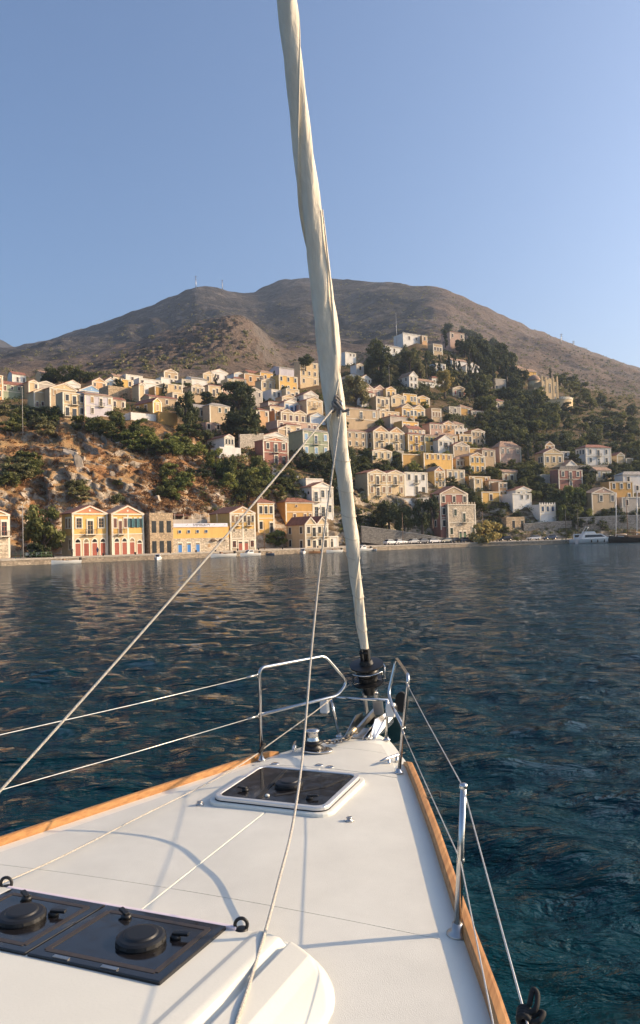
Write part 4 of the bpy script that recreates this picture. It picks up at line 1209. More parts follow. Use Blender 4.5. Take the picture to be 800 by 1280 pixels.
    if trim:
        t_ = MB()
        if roof in ('P', 'PP', 'F', 'S', 'H'):
            t_.box(-W2 - .10, W2 + .10, -.16, -.004, h - .30 if roof == 'F' else h - .28, h - .08 if roof == 'F' else h - .02)
        if roof in ('P', 'PP'):
            for c, hw in (((0, W2),) if roof == 'P' else ((-W2 / 2, W2 / 2), (W2 / 2, W2 / 2))):
                for s in (-1, 1):
                    px_, pz_ = c + s * hw, h
                    e0 = Vector((px_, -.09, pz_)); e1 = Vector((c, -.09, h + ph))
                    n_ = Vector((-(e1 - e0).z, 0, (e1 - e0).x)).normalized()
                    if n_.z < 0: n_ = -n_
                    th2 = .22
                    q = [e0 - n_ * th2, e0 + n_ * .03, e1 + n_ * .03, e1 - n_ * th2]
                    q = [(v.x, v.z) for v in q]
                    area = sum(q[i][0] * q[(i + 1) % 4][1] - q[(i + 1) % 4][0] * q[i][1] for i in range(4))
                    t_.prism(q if area > 0 else q[::-1], -.16 - .003 * (s > 0), -.012)
        t_.build('cornice', TRIM, H)
        for x in ([-W2 + .16, W2 - .16] + ([0] if (mid or roof == 'PP') else [])):
            q = MB(); q.box(x - .2, x + .2, -.075, -.002, 0, h - .285); q.build('pilaster', TRIM, H)
        if roof in ('P', 'PP') and tymp:
            for c, hw in (((0, W2),) if roof == 'P' else ((-W2 / 2, W2 / 2), (W2 / 2, W2 / 2))):
                q = MB(); q.prism([(c - hw * .72, h + .10), (c + hw * .72, h + .10), (c, h + ph * .80)], -.035, -.001); q.build('pediment', wallm(tymp), H)
                if ph > 1.0:
                    q = MB(); q.prism([(c + .22 * math.cos(a), h + ph * .36 + .22 * math.sin(a)) for a in np.linspace(0, 2 * math.pi, 12, endpoint=False)], -.06, -.036); q.build('oculus', TRIM, H)
        if fine and len(rows) > 1:
            q = MB(); q.box(-W2 - .04, W2 + .04, -.10, -.002, h / len(rows) - .10, h / len(rows) + .10); q.build('string_course', TRIM, H)
    openings(H, rows, w * .94, h, shut, frame, fine)
    if srows:
        sh1 = shut[0] if isinstance(shut, (list, tuple)) else shut
        if isinstance(sh1, dict): sh1 = sh1['*']
        openings(H, srows, L * .9, h, sh1, frame, fine, side=W2, L=L)
    H['w'] = w; H['h'] = h; H['len'] = L; H['mpp'] = mpp
    return H

exec_houses = True
# quay front
Q1 = house(-34, 11, 698, 643, 'P', 'orange', ['ww b', 'd g'], 'orange house with pale stone ground floor and red balcony, cut off beside the quay pine', peak=633, th=16, shut='red', lower=('palestone', .5), fine=True, tymp='peach', d=shore_at(-10) + 6.5, shore_house=True)
Q2 = house(92, 134.5, 694.5, 641.5, 'P', 'yellow', ['wbw', 'aaaa'], 'yellow quay house with salmon pediment and four arched red doors, beside the round pine', side=13, srows=['.ww', '..w'], peak=632, th=14, shut=['tan', 'red'], tymp='salmon', lower=('cream', .48), fine=True, d=shore_at(113) + 6.5, shore_house=True)
Q3 = house(141, 180, 693, 642, 'P', 'yellow', ['sBsppp', 'aaaA'], 'yellow quay house with brown and teal shutters on two balconied halves', side=6.5, peak=632, th=14, shut=[{0: 'brown', 1: 'brown', 2: 'brown', 3: 'teal', 4: 'teal', 5: 'teal', '*': 'teal'}, 'red'], tymp='salmon', lower=('cream', .48), mid=True, fine=True, d=shore_at(160) + 6.5, shore_house=True)
Q4 = house(188, 217, 691, 641, 'F', 'stone', ['ggg', 'ggg'], 'bare brown stone quay house with empty dark openings and flat top', side=8, srows=['.g.', '...'], th=14, trim=False, frame=mat('stone_sill', (.40, .30, .20), .9), fine=True, d=shore_at(202) + 6.5, shore_house=True)
Q5 = house(218.5, 287, 690, 658.2, 'F', 'yellow', ['qqqq..', 'dddgg.'], 'long low yellow building with three blue doors and a white sign band', th=14, shut='blue', lower=('palestone', .55), trim=False, L=9, fine=True, d=shore_at(252) + 6.5, shore_house=True)
Q6 = house(288.5, 320, 688.5, 641, 'P', 'yellow', ['sBswbw', 'o.o.', 'wddw'], 'yellow gabled quay house with round windows above its ground floor doors', side=26, peak=633, th=16, shut=['wood', 'brown', 'red'], tymp='peach', lower=('palestone', .58), mid=True, fine=True, tile=TILE, d=shore_at(304) + 6.5, shore_house=True)
house(323, 343, 667, 631, 'H', 'yellow', ['www', 'w.d'], 'yellow house with red hipped roof standing on the rock above the moored boats', side=15, th=16, shut='dark', tile=TILE, peak=624, fine=True)
house(358, 392, 652, 629.5, 'H', 'ochre', ['.q..', '.w.ww'], 'ochre house with low red roof behind the small twin gabled house', side=14, th=14, shut='red', tile=TILE, peak=623, d=212, fine=True)
house(382, 411, 687, 655, 'PP', 'cream', ['sbwb', 'wdwd'], 'small twin gabled cream house with long ochre flank right on the quay', side=24, srows=['w.w', 'w.d'], peak=646, th=16, shut='dark', tile=TILE, fine=True, d=shore_at(396) + 6.5, shore_house=True)
house(412, 423, 685, 670, 'F', 'white', ['A.'], 'low white annex with arched window next to the small twin gabled quay house', L=5, shut='dark', d=shore_at(417) + 6.5, shore_house=True)
house(391, 417, 646, 611, 'P', 'white', ['bww', 'bbw'], 'white house with columned balconies on two storeys above the ochre house', side=20, srows=['..o', '...'], peak=605, th=15, d=224, shut='grey', fine=True)
house(383, 404, 612, 599, 'F', 'white', ['..'], 'plain white box behind the white house with columned balconies', d=236, L=6, side=6)
# lower centre
house(461, 506.5, 620, 593.5, 'PP', 'cream', ['sbssbs', 'sbss.s'], 'cream twin gabled house with red shutters standing on a high white terrace', side=16, peak=589, th=15, shut='wood', tymp='cream', fine=True)
house(507, 534.5, 618, 592, 'F', 'white', ['wbw', '.dg'], 'flat roofed white house with a balcony and shaded terrace, beside the cream twin gables', L=8, th=12, shut='dark')
house(544, 556.5, 611, 590, 'P', 'yellow', ['sbs', 'dww'], 'small yellow house with orange pediment and ochre flank above the pink house', side=13, peak=584.5, th=18, shut='tan', tymp='salmon')
house(552, 585.5, 662, 620, 'P', 'brick', ['w.w.w', 'w....', 'w....'], 'dark pink house with white framed windows rising behind the battlemented stone front', side=9, srows=['.ww', '.w.', '.w.'], peak=611, th=12, shut='dark', tymp='tan', d=230, fine=True)
house(562, 595, 676, 633, 'F', 'palestone', ['.w.b..', 'w.dd.w'], 'pale stone three bay front with battlements on the quay below the dark pink house', th=12, shut='green', cren=True, d=222, L=7.5, fine=True)
house(588, 606.5, 592, 571.5, 'P', 'yellow', ['www', 'www'], 'yellow house with grey blue shutters and a long ochre flank among garden trees', side=23, srows=['ww.', '...'], peak=567, th=20, shut='grey', tymp='peach')
house(593, 603, 615, 599, 'F', 'cream', ['w', 'g'], 'small cream pavilion with one tall window below the grey blue shuttered house', side=9, th=22, shut='dark')
house(624, 634, 621, 604, 'F', 'peach', ['ww', 'dd'], 'narrow peach house with flat top stepping down beside the white houses', side=15, th=24, shut='wood')
house(612, 631, 612, 602, 'H', 'cream', ['w.w'], 'low cream house with pale hipped roof behind the narrow peach house', side=6, tile=TILE2, peak=599, d=262)
house(603, 625, 630, 615.5, 'F', 'yellow', ['.w.'], 'windowed yellow terrace block beneath the narrow peach house', th=18, L=6)
house(642, 664, 636, 618, 'F', 'white', ['.ww', '...'], 'plain white house with two grey windows, joined to the blue windowed house', side=8, th=16, shut='grey', L=7)
house(676, 694.5, 655, 632, 'F', 'white', ['www', '...'], 'white house with blue windows, battlements and a roof terrace', side=16, srows=['...', '...'], th=26, shut='blue', cren=True, fine=True)
house(634, 656, 660, 647, 'F', 'stone', ['.g.g'], 'roofless stone ruin with two dark openings on the bare slope above parked cars', trim=False, L=5)
# right
house(700, 727.5, 611, 588.5, 'F', 'brick', ['wbw', '.w.'], 'brick red house with white corner trim and a small white gabled attic', side=10, th=10, shut='grey', fine=True)
house(708, 721, 588, 582, 'P', 'white', ['www'], 'small white gabled attic room on top of the brick red house', peak=575.5, d=292, L=5, shut='grey')
house(677, 700, 606, 594, 'F', 'grey', ['.w.'], 'low grey wing joined to the brick red house', L=6, d=287)
house(681, 704, 584, 567.5, 'P', 'cream', ['www'], 'cream house like a temple front with three dark blue windows', side=11, peak=561, th=18, shut='grey', tymp='cream', srows=['.ww'])
house(682, 693, 566, 557, 'P', 'peach', ['w'], 'small peach gabled house above the temple like cream house', peak=552.5, d=330)
house(734, 763, 581, 561, 'H', 'white', ['wbw', 'wdw'], 'large white house with red hipped roof and two rows of grey shutters', side=12, srows=['www', '.w.'], th=20, shut='grey', tile=TILE, peak=556, fine=True)
house(772, 780.5, 579, 569.5, 'P', 'cream', ['.'], 'small cream gabled house beside the large white hipped one', side=8, peak=566, th=30)
house(783, 791, 580, 573, 'F', 'tan', ['.'], 'tiny tan outbuilding near the large white hipped house', th=14)
house(626, 651, 580, 560.5, 'H', 'pink', ['ww w', '....'], 'faded pink house with pale tiled hipped roof beside the tall cypress', side=7, peak=552, th=14, shut='white', tile=TILE2)
house(604, 619, 584, 564, 'H', 'tan', ['ww', '..'], 'tan house with brown roof, next to the faded pink hipped one', side=3, peak=560, tile=TILE2)
house(742, 769.5, 645, 618, 'P', 'tan', ['.w.w', '....'], 'tan gabled house with pink pediment behind the moored motor yacht', side=8, peak=611, th=10, shut='grey', tymp='pink')
house(764, 791, 627, 603.5, 'F', 'ochre', ['www', '..w'], 'ochre flat topped house beside the masts of the moored boats', side=10, th=12, shut='grey', d=286)
house(782, 822, 616, 595, 'H', 'white', ['w.w.', 'ww..'], 'white house with grey roof standing above the ochre flat topped house', side=6, tile=TILE3, peak=590, d=300, shut='dark')
house(780, 815, 636, 622, 'F', 'grey', ['w.w.'], 'grey stuccoed block behind the white mast at the harbour end', d=270, L=6)
# centre hillside
house(468, 505.5, 563, 541.5, 'PP', 'cream', ['wbwwbw', 'wbwwbw'], 'cream twin gabled house with long balconies, below the grey walled house', side=15, srows=['ww', 'ww'], peak=534.5, th=16, shut='wood', tymp='peach')
house(511, 531, 566, 544.5, 'H', 'yellow', ['wbw', 'www'], 'yellow house with orange flank and thin red roof beside the cream twin gables', side=6, th=18, shut='red', tile=TILE, peak=541)
house(508, 531, 546, 538, 'P', 'lilac', ['...'], 'pale lilac gable peeping out behind the thin roofed yellow house', peak=534, d=287, side=6)
house(503.5, 529, 583, 568.5, 'F', 'ochre', ['....'], 'windowless ochre block with white edge behind a small palm tree', th=14, L=7)
house(531, 565.5, 587, 568, 'F', 'yellow', ['wswss', '.....'], 'long yellow block below the white pedimented house, with four shutters', th=14, shut='wood', L=7)
house(531.5, 548, 566, 546, 'S', 'yellow', ['ppp', '.w.'], 'yellow house with open green shutters beside the white pedimented house', shut='green', peak=543)
house(548.5, 567, 570, 551.5, 'P', 'white', ['wDw', '...'], 'white pedimented house with three dark windows among the yellow ones', peak=544.5, side=4, shut='dark', tymp='white', th=16)
house(567.5, 587, 573, 558, 'P', 'tan', ['www', '...'], 'tan pedimented house just below the flat yellow one', peak=553, shut='white', tymp='grey', side=3)
house(575, 590.5, 556, 543.5, 'F', 'yellow', ['www'], 'flat topped yellow house with three windows at the end of its row', shut='wood', th=18, side=5)
house(538, 553.5, 546, 531, 'H', 'pink', ['www', '.w.'], 'pink house with low red roof between taller yellow houses', side=4, shut='white', tile=TILE, peak=528)
house(553.5, 569, 546, 531.5, 'P', 'peach', ['wbw', '...'], 'peach pedimented house with a balcony next to the pink low roofed one', peak=527, shut='wood', tymp='peach')
house(567, 579.5, 541, 531, 'H', 'tan', ['ww'], 'small house with pyramid brown roof behind the white columned veranda', peak=525.5, tile=TILE2, d=305)
house(569, 584, 546, 537, 'F', 'white', ['ggg'], 'white columned veranda block with dark gaps at the edge of the wood', cren=True, L=4)
house(540, 551.5, 527, 511.5, 'F', 'tan', ['sss'], 'tan flat fronted house with three shutters, beside the yellow twin pediments', side=8, th=24, shut='wood')
house(503.5, 531, 524, 511, 'PP', 'yellow', ['wbwwbw'], 'yellow house with twin white edged pediments below the two flat yellow houses', side=4, peak=506, shut='grey', tymp='cream')
house(489, 518, 536, 522.5, 'H', 'grey', ['...'], 'blank grey walled house with a red roof, above the cream twin gables', tile=TILE, peak=518.5, L=7)
house(503.5, 523, 543, 527.5, 'F', 'yellow', ['ww.w'], 'small yellow house with three windows in front of the blank grey wall', L=5, shut='white', side=3)
house(504.5, 521, 506, 493, 'F', 'yellow', ['w.ww'], 'upper yellow flat house with a white edged front beneath the white villa', side=2, shut='white')
house(521, 537, 507, 498, 'P', 'yellow', ['w.w'], 'low yellow house with shallow gable next to the upper flat yellow one', peak=495)
house(471, 487, 521, 497.5, 'F', 'cream', ['wbw', 'sbw'], 'tall cream house with narrow balconies beside the large tan house', side=9, th=22, shut='wood')
house(431, 473, 537, 513, 'H', 'tan', ['w.b.s', '.....'], 'large tan house with brown hipped roof standing above a garden, beside the tall cream one', peak=508, tile=TILE2, shut='grey', L=10, fine=True)
house(452, 483, 499, 487, 'PP', 'pink', ['.w.w.'], 'greyish pink house with twin shallow gables above the tall cream house', side=3, peak=481, shut='dark')
house(483, 495, 500, 487.5, 'P', 'yellow', ['ww'], 'bright yellow end house attached to the greyish pink twin gables', th=34, peak=484)
house(512, 522.5, 486, 471, 'P', 'white', ['ww', 'ww'], 'white two storey villa with a gable, in front of the cypresses', side=14, srows=['ww', '.w'], th=20, peak=465, shut='dark')
house(523, 543, 483, 477, 'S', 'white', ['w.w.'], 'low white wing running on from the white two storey villa', peak=473, th=8, tile=TILE2, L=5)
house(446, 455, 474, 457, 'P', 'white', ['w', '.'], 'narrow white tower house with a dark window beside the olive tree', side=4, peak=455, th=28, shut='dark')
house(433, 452, 477, 471.5, 'P', 'white', ['w.w'], 'low white gabled house beside the narrow white tower house', peak=467.5, d=342)
house(451, 464, 480, 473.5, 'P', 'white', ['.ww'], 'small white gabled house with dark windows beside the narrow tower house', peak=469, d=334)
house(432, 445, 453, 441.5, 'F', 'white', ['.ww', '...'], 'white cube house standing apart below the dark mountain', d=385, side=2)
house(482, 504, 443, 434.5, 'H', 'white', ['w.w.w'], 'long white house with pale roof in front of the hilltop chapel', peak=430.5, side=2, th=26, tile=TILE3, L=6, d=392)
house(504.5, 528, 429, 419, 'F', 'white', ['.w.w.'], 'white hilltop chapel with a battlemented parapet', cren=True, side=2, d=412, L=8, cat='chapel', name='chapel')
house(528, 534, 428, 420, 'F', 'peach', ['w'], 'small peach annex joined to the white hilltop chapel', d=414)
house(542, 553, 444, 431, 'F', 'tan', ['www'], 'tan cube house with three windows beside a single cypress', side=4, th=24, d=396)
house(563, 580, 425, 416.5, 'H', 'pink', ['w.w'], 'pink house with red hipped roof at the top of the pine wood', peak=412.5, d=430, tile=TILE)
house(545, 557, 464, 455, 'F', 'lightblue', ['w.w'], 'pale blue house tucked between the cypresses', d=368)
house(583, 599, 471, 458.5, 'P', 'white', ['.w.', '.w.'], 'white gabled house half hidden by pines', d=380, side=12, peak=454, th=24)
house(566, 584, 462, 452, 'S', 'white', ['...'], 'white wall with pink roof among the cypress tops', d=390, peak=448, tile=TILE2, L=6)
house(610, 632, 488, 474, 'F', 'grey', ['g.g.g'], 'pale grey house with dark openings among the pines below the church', d=398, L=6)
house(643, 656, 471, 461, 'S', 'cream', ['..'], 'cream house with tiled roof in the trees behind the church', d=470, peak=456, tile=TILE2)
house(657, 671, 475, 465, 'S', 'yellow', ['.'], 'yellow walled house between the trees and the church dome', d=472, peak=460, tile=TILE2)
house(621, 630, 513, 502, 'H', 'cream', ['w.'], 'small cream house with a red roof alone on the wooded slope', side=4, th=26, peak=498, tile=TILE)
house(575, 590, 519, 510.5, 'H', 'ochre', ['.w'], 'ochre house with orange hipped roof at the edge of the wooded slope', peak=504.5, tile=TILE2)
house(562, 576, 519, 509, 'F', 'grey', ['.w.'], 'grey plastered house joined to the ochre hipped one', L=5)
house(590, 608, 522, 514, 'H', 'pink', ['ww.w'], 'long pink house with red roof at the edge of the wooded slope', peak=511, tile=TILE)
# left plateau
house(-14, 3, 500, 470, 'F', 'orange', ['.w', '.w'], 'orange house end with a red shutter beside the green walled house', shut='red', L=7, fine=True)
house(3, 36, 499, 482.5, 'S', 'green', ['dwww', '....'], 'green walled house with dark red roof and white framed windows', tile=TILE, peak=476, shut='brown', fine=True)
house(36.5, 48, 499, 479, 'P', 'cream', ['.w', '..'], 'narrow cream gabled house next to the green walled house', peak=476, side=2)
house(46, 70, 490, 481, 'P', 'grey', ['...'], 'grey gabled roof house behind the tan pedimented one', peak=477, d=290, tile=TILE3)
house(43.5, 63, 510, 491.5, 'P', 'cream', ['.w', 'bww'], 'cream house with small pediment above thick bushes', peak=486.5, side=2, shut='red')
house(64, 97, 510, 488, 'P', 'tan', ['s..', '...'], 'tan house with a wide plain pediment and one tan shutter', peak=480.5, shut='tan', tymp='cream')
house(80, 106.5, 521, 493, 'F', 'cream', ['wbw', 'bgw'], 'cream flat topped house with white corners on the cliff edge', side=6, th=16, shut='dark', fine=True)
house(107.5, 140, 521.5, 496, 'S', 'lilac', ['.s.b.s', '.w....'], 'lilac house with an orange roof on the cliff edge', shut='tan', th=12, peak=490.5, tile=TILE2, fine=True)
house(100, 129, 495, 489.5, 'P', 'blue', ['...'], 'blue pediment rising behind the lilac house', peak=482, d=278, tymp='blue', fine=True)
house(82, 100, 485, 480, 'P', 'white', ['...'], 'white gable behind the tan wide pedimented house', peak=475.5, d=300)
house(116, 133, 494, 478.5, 'P', 'peach', ['w.w', '...'], 'peach house with a gable beside the light blue gabled one', peak=473, d=286, shut='brown', side=2)
house(132, 145, 487, 477, 'P', 'lightblue', ['ww'], 'light blue gabled house with white edges', peak=472, d=302, tymp='lightblue', shut='paleblue')
house(152, 166, 486, 475, 'F', 'yellow', ['.w'], 'small yellow cube behind the roofless stone walls', d=318, side=3)
house(137, 174, 500, 485, 'F', 'stone', ['....'], 'large roofless stone walled house on the plateau', trim=False, d=272, L=7)
house(174, 181, 502, 482, 'P', 'cream', ['.'], 'narrow cream gable end beside the roofless stone walls', peak=480, d=270, L=5)
house(175, 200, 486, 474.5, 'F', 'white', ['w..w'], 'long white flat house with two small windows below the brown terraces', d=330, side=2)
house(180, 204, 494, 480, 'F', 'white', ['....'], 'blank white wall house in front of the long white flat one', d=300, L=6)
house(194, 205, 496, 484, 'F', 'ochre', ['.'], 'small ochre wall beside a dark cypress shrub', d=288, L=4)
house(206, 228, 497, 481, 'F', 'cream', ['w.ww', '....'], 'cream house with three windows behind the dark leafy tree', d=292)
house(202, 222, 482, 473, 'F', 'white', ['..ww'], 'white upper house near the terraced slope, with two windows', d=338, side=3)
house(228, 250, 485, 475.5, 'F', 'grey', ['w..w'], 'pale grey upper house beside a round tree', d=336, side=2)
house(188, 221, 508, 498, 'S', 'tan', ['..w.'], 'long tan house with dark red roof behind the bright gabled one', d=262, peak=494, tile=TILE, L=6)
house(191.5, 202, 517, 503.5, 'P', 'yellow', ['s'], 'house with a bright yellow gable end and long tan flank', side=27, srows=['w.w.'], peak=498, th=40, shut='tan', L=9)
house(165, 198, 527, 517.5, 'F', 'white', ['....'], 'white garden wall block below the bright yellow gable', L=4, trim=False)
house(199, 221.5, 531, 516.5, 'F', 'ochre', ['...'], 'ochre block with a yellow corner at the edge of the green slope', L=5, th=24, trim=False)
house(240, 255.5, 500, 484.5, 'P', 'tan', ['wbw', '...'], 'tan pedimented house with balcony between two dark trees', peak=481, d=284, tymp='cream')
house(261, 278, 496, 483, 'H', 'cream', ['.bw.'], 'cream house with low red roof above the big evergreen', peak=479, d=290, tile=TILE)
house(278, 293, 494, 483, 'H', 'pink', ['.w.'], 'pinkish house joined to the cream low roofed one', peak=480, d=292)
house(285, 298, 486, 474.5, 'F', 'cream', ['.w.'], 'cream block behind the pinkish house', d=322)
house(240, 259, 484, 474.5, 'S', 'white', ['....'], 'white house with long pale roof and sunlit end near the terraced slope', d=340, peak=470.5, tile=TILE3, L=7)
house(293, 306, 480, 468, 'P', 'lightblue', ['.ww'], 'bluish white gabled house at the foot of the brown terraces', peak=465.5, d=345)
house(306, 330, 482, 469, 'F', 'peach', ['.w.ww'], 'peach house with flat top at the foot of the brown terraces', d=340, side=3)
house(308.5, 328, 509, 489.5, 'P', 'grey', ['w.w', '...'], 'grey pedimented house among the dark evergreens', peak=485, tymp='grey', d=284)
house(263, 287, 530, 509, 'H', 'tan', ['.ww', '...'], 'shaded tan house with a hipped roof in front of the evergreens', peak=504, side=2, d=258, shut='green', tile=TILE3)
house(287, 294, 524, 510, 'P', 'cream', ['.'], 'sunlit cream gable end attached to the shaded tan house', th=38, d=262, peak=507)
house(244, 262, 524, 511, 'S', 'tan', ['.w.'], 'tan outbuilding with a sloping roof next to the shaded tan house', d=262, peak=505, tile=TILE3, L=6)
house(258, 276, 540, 529, 'F', 'pink', ['w.w'], 'small ruined pink house among bushes below the shaded tan house', d=250, L=4, trim=False)
# centre left, beside the sail
house(321, 336, 532, 514, 'H', 'peach', ['w.w', '...'], 'peach house with a low roof beside the big evergreen tree', peak=510, side=2, d=260)
house(336, 351, 516, 503.5, 'H', 'pink', ['www'], 'small pink house with red roof one row above the blue windowed house', peak=500, d=281, tile=TILE)
house(349.5, 372, 490, 471, 'F', 'yellow', ['w.w.w', 'AAg'], 'yellow house with arched ground floor openings high on the slope', side=12, th=20, d=298, shut='dark')
house(376, 398, 482, 454.5, 'F', 'cream', ['b.w', 'www', 'w.w'], 'tall cream house with stacked verandas at the top of its slope', side=4, d=312, shut='wood', fine=True)
house(350, 373, 474, 461.5, 'S', 'lilac', ['...w'], 'lilac house with pale roof behind the arched yellow house', d=330, peak=458, tile=TILE3)
house(340, 357, 501, 488, 'F', 'white', ['www'], 'white house with three grey windows below the arched yellow house', d=286, shut='grey')
house(358, 374, 501, 487, 'F', 'cream', ['sbw'], 'cream house with a dark balcony below the arched yellow house', d=287, shut='grey', side=2)
house(380, 398, 505, 494.5, 'P', 'white', ['.ss.'], 'white house with wide pediment below the tall cream house', peak=489, d=283, tymp='white', shut='white')
house(338, 355, 522, 509, 'H', 'cream', ['w.w'], 'cream house with three panes and red roof, level with the blue windowed house', peak=505, d=267, tile=TILE)
house(356, 373.5, 518, 504, 'P', 'white', ['wbw'], 'white house with bright blue window frames', peak=499.5, shut='blue', d=271, frame=SHUT['paleblue'])
house(384, 403.5, 520, 502, 'P', 'cream', ['sBs', '...'], 'cream house with a plain pediment and wooden balcony below the wide white pediment', peak=497.5, shut='tan', d=268)
house(374, 384, 518, 507, 'F', 'pink', ['.w'], 'small pink link house between the blue windowed and cream pedimented houses', d=273, L=4)
house(352, 383, 531, 517, 'PP', 'tan', ['wwww'], 'tan row with two shallow gables and dark small windows', peak=513, d=258, shut='red')
house(344, 352, 531, 514, 'F', 'orange', ['s', '.'], 'narrow orange house at the end of the tan gabled row', d=258, shut='tan')
house(388, 407, 529, 521, 'P', 'lightblue', ['...'], 'pale blue white gable below the plain cream pediment', peak=516, d=262)
house(348, 398, 542, 528, 'F', 'pink', ['w.ww.ww'], 'long dusky pink house with dark windows and a white cornice', d=251, shut='red', L=7)
house(330, 360.5, 555, 546, 'P', 'white', ['...'], 'broad white gable right behind the red brick house', peak=540.5, d=248, L=6)
house(330, 360.5, 580, 553, 'P', 'brick', ['wbw', '.dg'], 'red brick house with white window frames on the hillside, under a white gable', peak=548, side=2, tymp='salmon', shut='dark', d=238, fine=True)
house(328.5, 345, 580, 570, 'F', 'yellow', ['.w'], 'low yellow annex in front of the red brick house', d=234.5, L=3, trim=False)
house(281, 293, 572, 548, 'P', 'white', ['www', 'w.w'], 'white house with a sunlit gable and long white flank above the green trees', side=22, srows=['w..', '...'], peak=544.5, th=28, shut='dark', fine=True)
house(275, 301, 573, 560, 'F', 'white', ['....'], 'white terrace block in front of the sunlit white gable', L=3, d=233, trim=False)
house(380, 411, 572, 541, 'H', 'green', ['s.b.s', 's.s.s'], 'pale green shaded house with blue green shutters on the dark slope', shut='paleblue', peak=535, d=243, tile=TILE3, fine=True)
house(348, 366, 546, 537, 'P', 'tan', ['..'], 'small tan gable shed below the long dusky pink house', peak=533, d=246, L=5)

r_f = random.Random(31)
FILL = [(150, 483, 348, 'cream'), (168, 481, 350, 'white'), (214, 480, 352, 'tan'), (262, 480, 352, 'cream'), (275, 479, 356, 'white'), (318, 478, 360, 'cream'), (334, 479, 356, 'yellow'), (338, 489, 318, 'cream'), (226, 505, 270, 'cream'),
        (60, 480, 340, 'cream'), (24, 482, 345, 'white'), (146, 512, 244, 'tan'), (362, 510, 282, 'cream'), (300, 487, 316, 'tan'), (367, 546, 246, 'cream')]
WHERE = ['behind the long white flat house', 'behind the roofless stone walls', 'behind the cream house with three windows', 'above the cream house with low red roof', 'at the foot of the brown terraces, with blank walls', 'behind the flat topped peach house',
         'beside the arched yellow house', 'just below the arched yellow house', 'behind the dark leafy tree at the cliff top', 'beside the dense clump of trees', 'behind the green walled house with dark red roof', 'between the lilac house and the roofless walls', 'above the house with bright blue window frames', 'between the dark evergreens', 'below the long dusky pink house']
for (x_, y_, d_, c_), wh in zip(FILL, WHERE):
    w_ = r_f.uniform(15, 22); h_ = r_f.uniform(11, 15)
    rf = r_f.choice(['F', 'P', 'H', 'S'])
    house(x_ - w_ / 2, x_ + w_ / 2, y_, y_ - h_, rf, c_, [r_f.choice(['w.w', 'www', '.w.w'])], 'small plain ' + c_ + ' coloured house ' + wh, d=d_, peak=y_ - h_ - 4, side=4)

FILL2 = [(446, 560, 'tan'), (478, 576, 'cream'), (497, 583, 'peach'), (520, 556, 'cream'), (560, 581, 'ochre'), (577, 585, 'cream'), (592, 570, 'yellow'), (598, 556, 'tan'), (560, 556, 'cream'), (495, 549, 'cream'), (525, 537, 'peach'), (487, 528, 'cream'), (460, 508, 'white'),
         (498, 508, 'cream'), (545, 520, 'peach'), (557, 528, 'tan'), (485, 610, 'peach'), (515, 601, 'cream'), (570, 602, 'cream'), (620, 596, 'peach'), (640, 604, 'cream'), (655, 625, 'white'), (700, 573, 'white'), (755, 600, 'cream'), (718, 640, 'cream'), (600, 607, 'ochre'), (612, 640, 'cream'), (470, 488, 'white'), (548, 484, 'white'), (575, 497, 'tan')]
WH2 = ['beside the long balconied cream twin gables', 'on the bank below the long balconies', 'under the windowless ochre block', 'between the thin roofed yellow house and its neighbours', 'under the long yellow block', 'just above the grey blue shuttered house', 'beneath the flat yellow end house', 'at the lower edge of the wood', 'behind the white pedimented house',
       'beside the blank grey wall', 'below the tan flat fronted house', 'beneath the blank grey wall', 'behind the large tan hipped house', 'below the upper flat yellow house', 'above the pink low roofed house', 'beside the white columned veranda', 'behind the red shuttered twin gables', 'behind the flat roofed white house', 'behind the small orange pediment', 'beside the grey blue shuttered house',
       'among garden trees near the narrow peach house', 'beside the joined white houses', 'beside the temple like house', 'below the large white hipped house', 'among trees above the motor yacht', 'above the small cream pavilion', 'beside the golden tamarisk', 'above the greyish pink gables', 'in front of the cypress row', 'below the pine wood']
DROP = {2, 4, 9, 10, 14, 15, 17, 19, 24, 26, 27}
for i_, ((x_, y_, c_), wh) in enumerate(zip(FILL2, WH2)):
    if i_ in DROP: continue
    w_ = r_f.uniform(11, 26); h_ = r_f.uniform(8, 19)
    rf = r_f.choice(['F', 'P', 'H', 'S', 'F'])
    if ground(x_, y_) is None: continue
    house(x_ - w_ / 2, x_ + w_ / 2, y_, y_ - h_, rf, c_, [r_f.choice(['w.w', 'www', 'sbs', 'wsw'])] * (2 if h_ > 15 else 1), 'plain ' + c_ + ' house ' + wh, peak=y_ - h_ - r_f.uniform(3, 5), side=5, shut=r_f.choice(['wood', 'grey', 'red', 'tan', 'dark']))

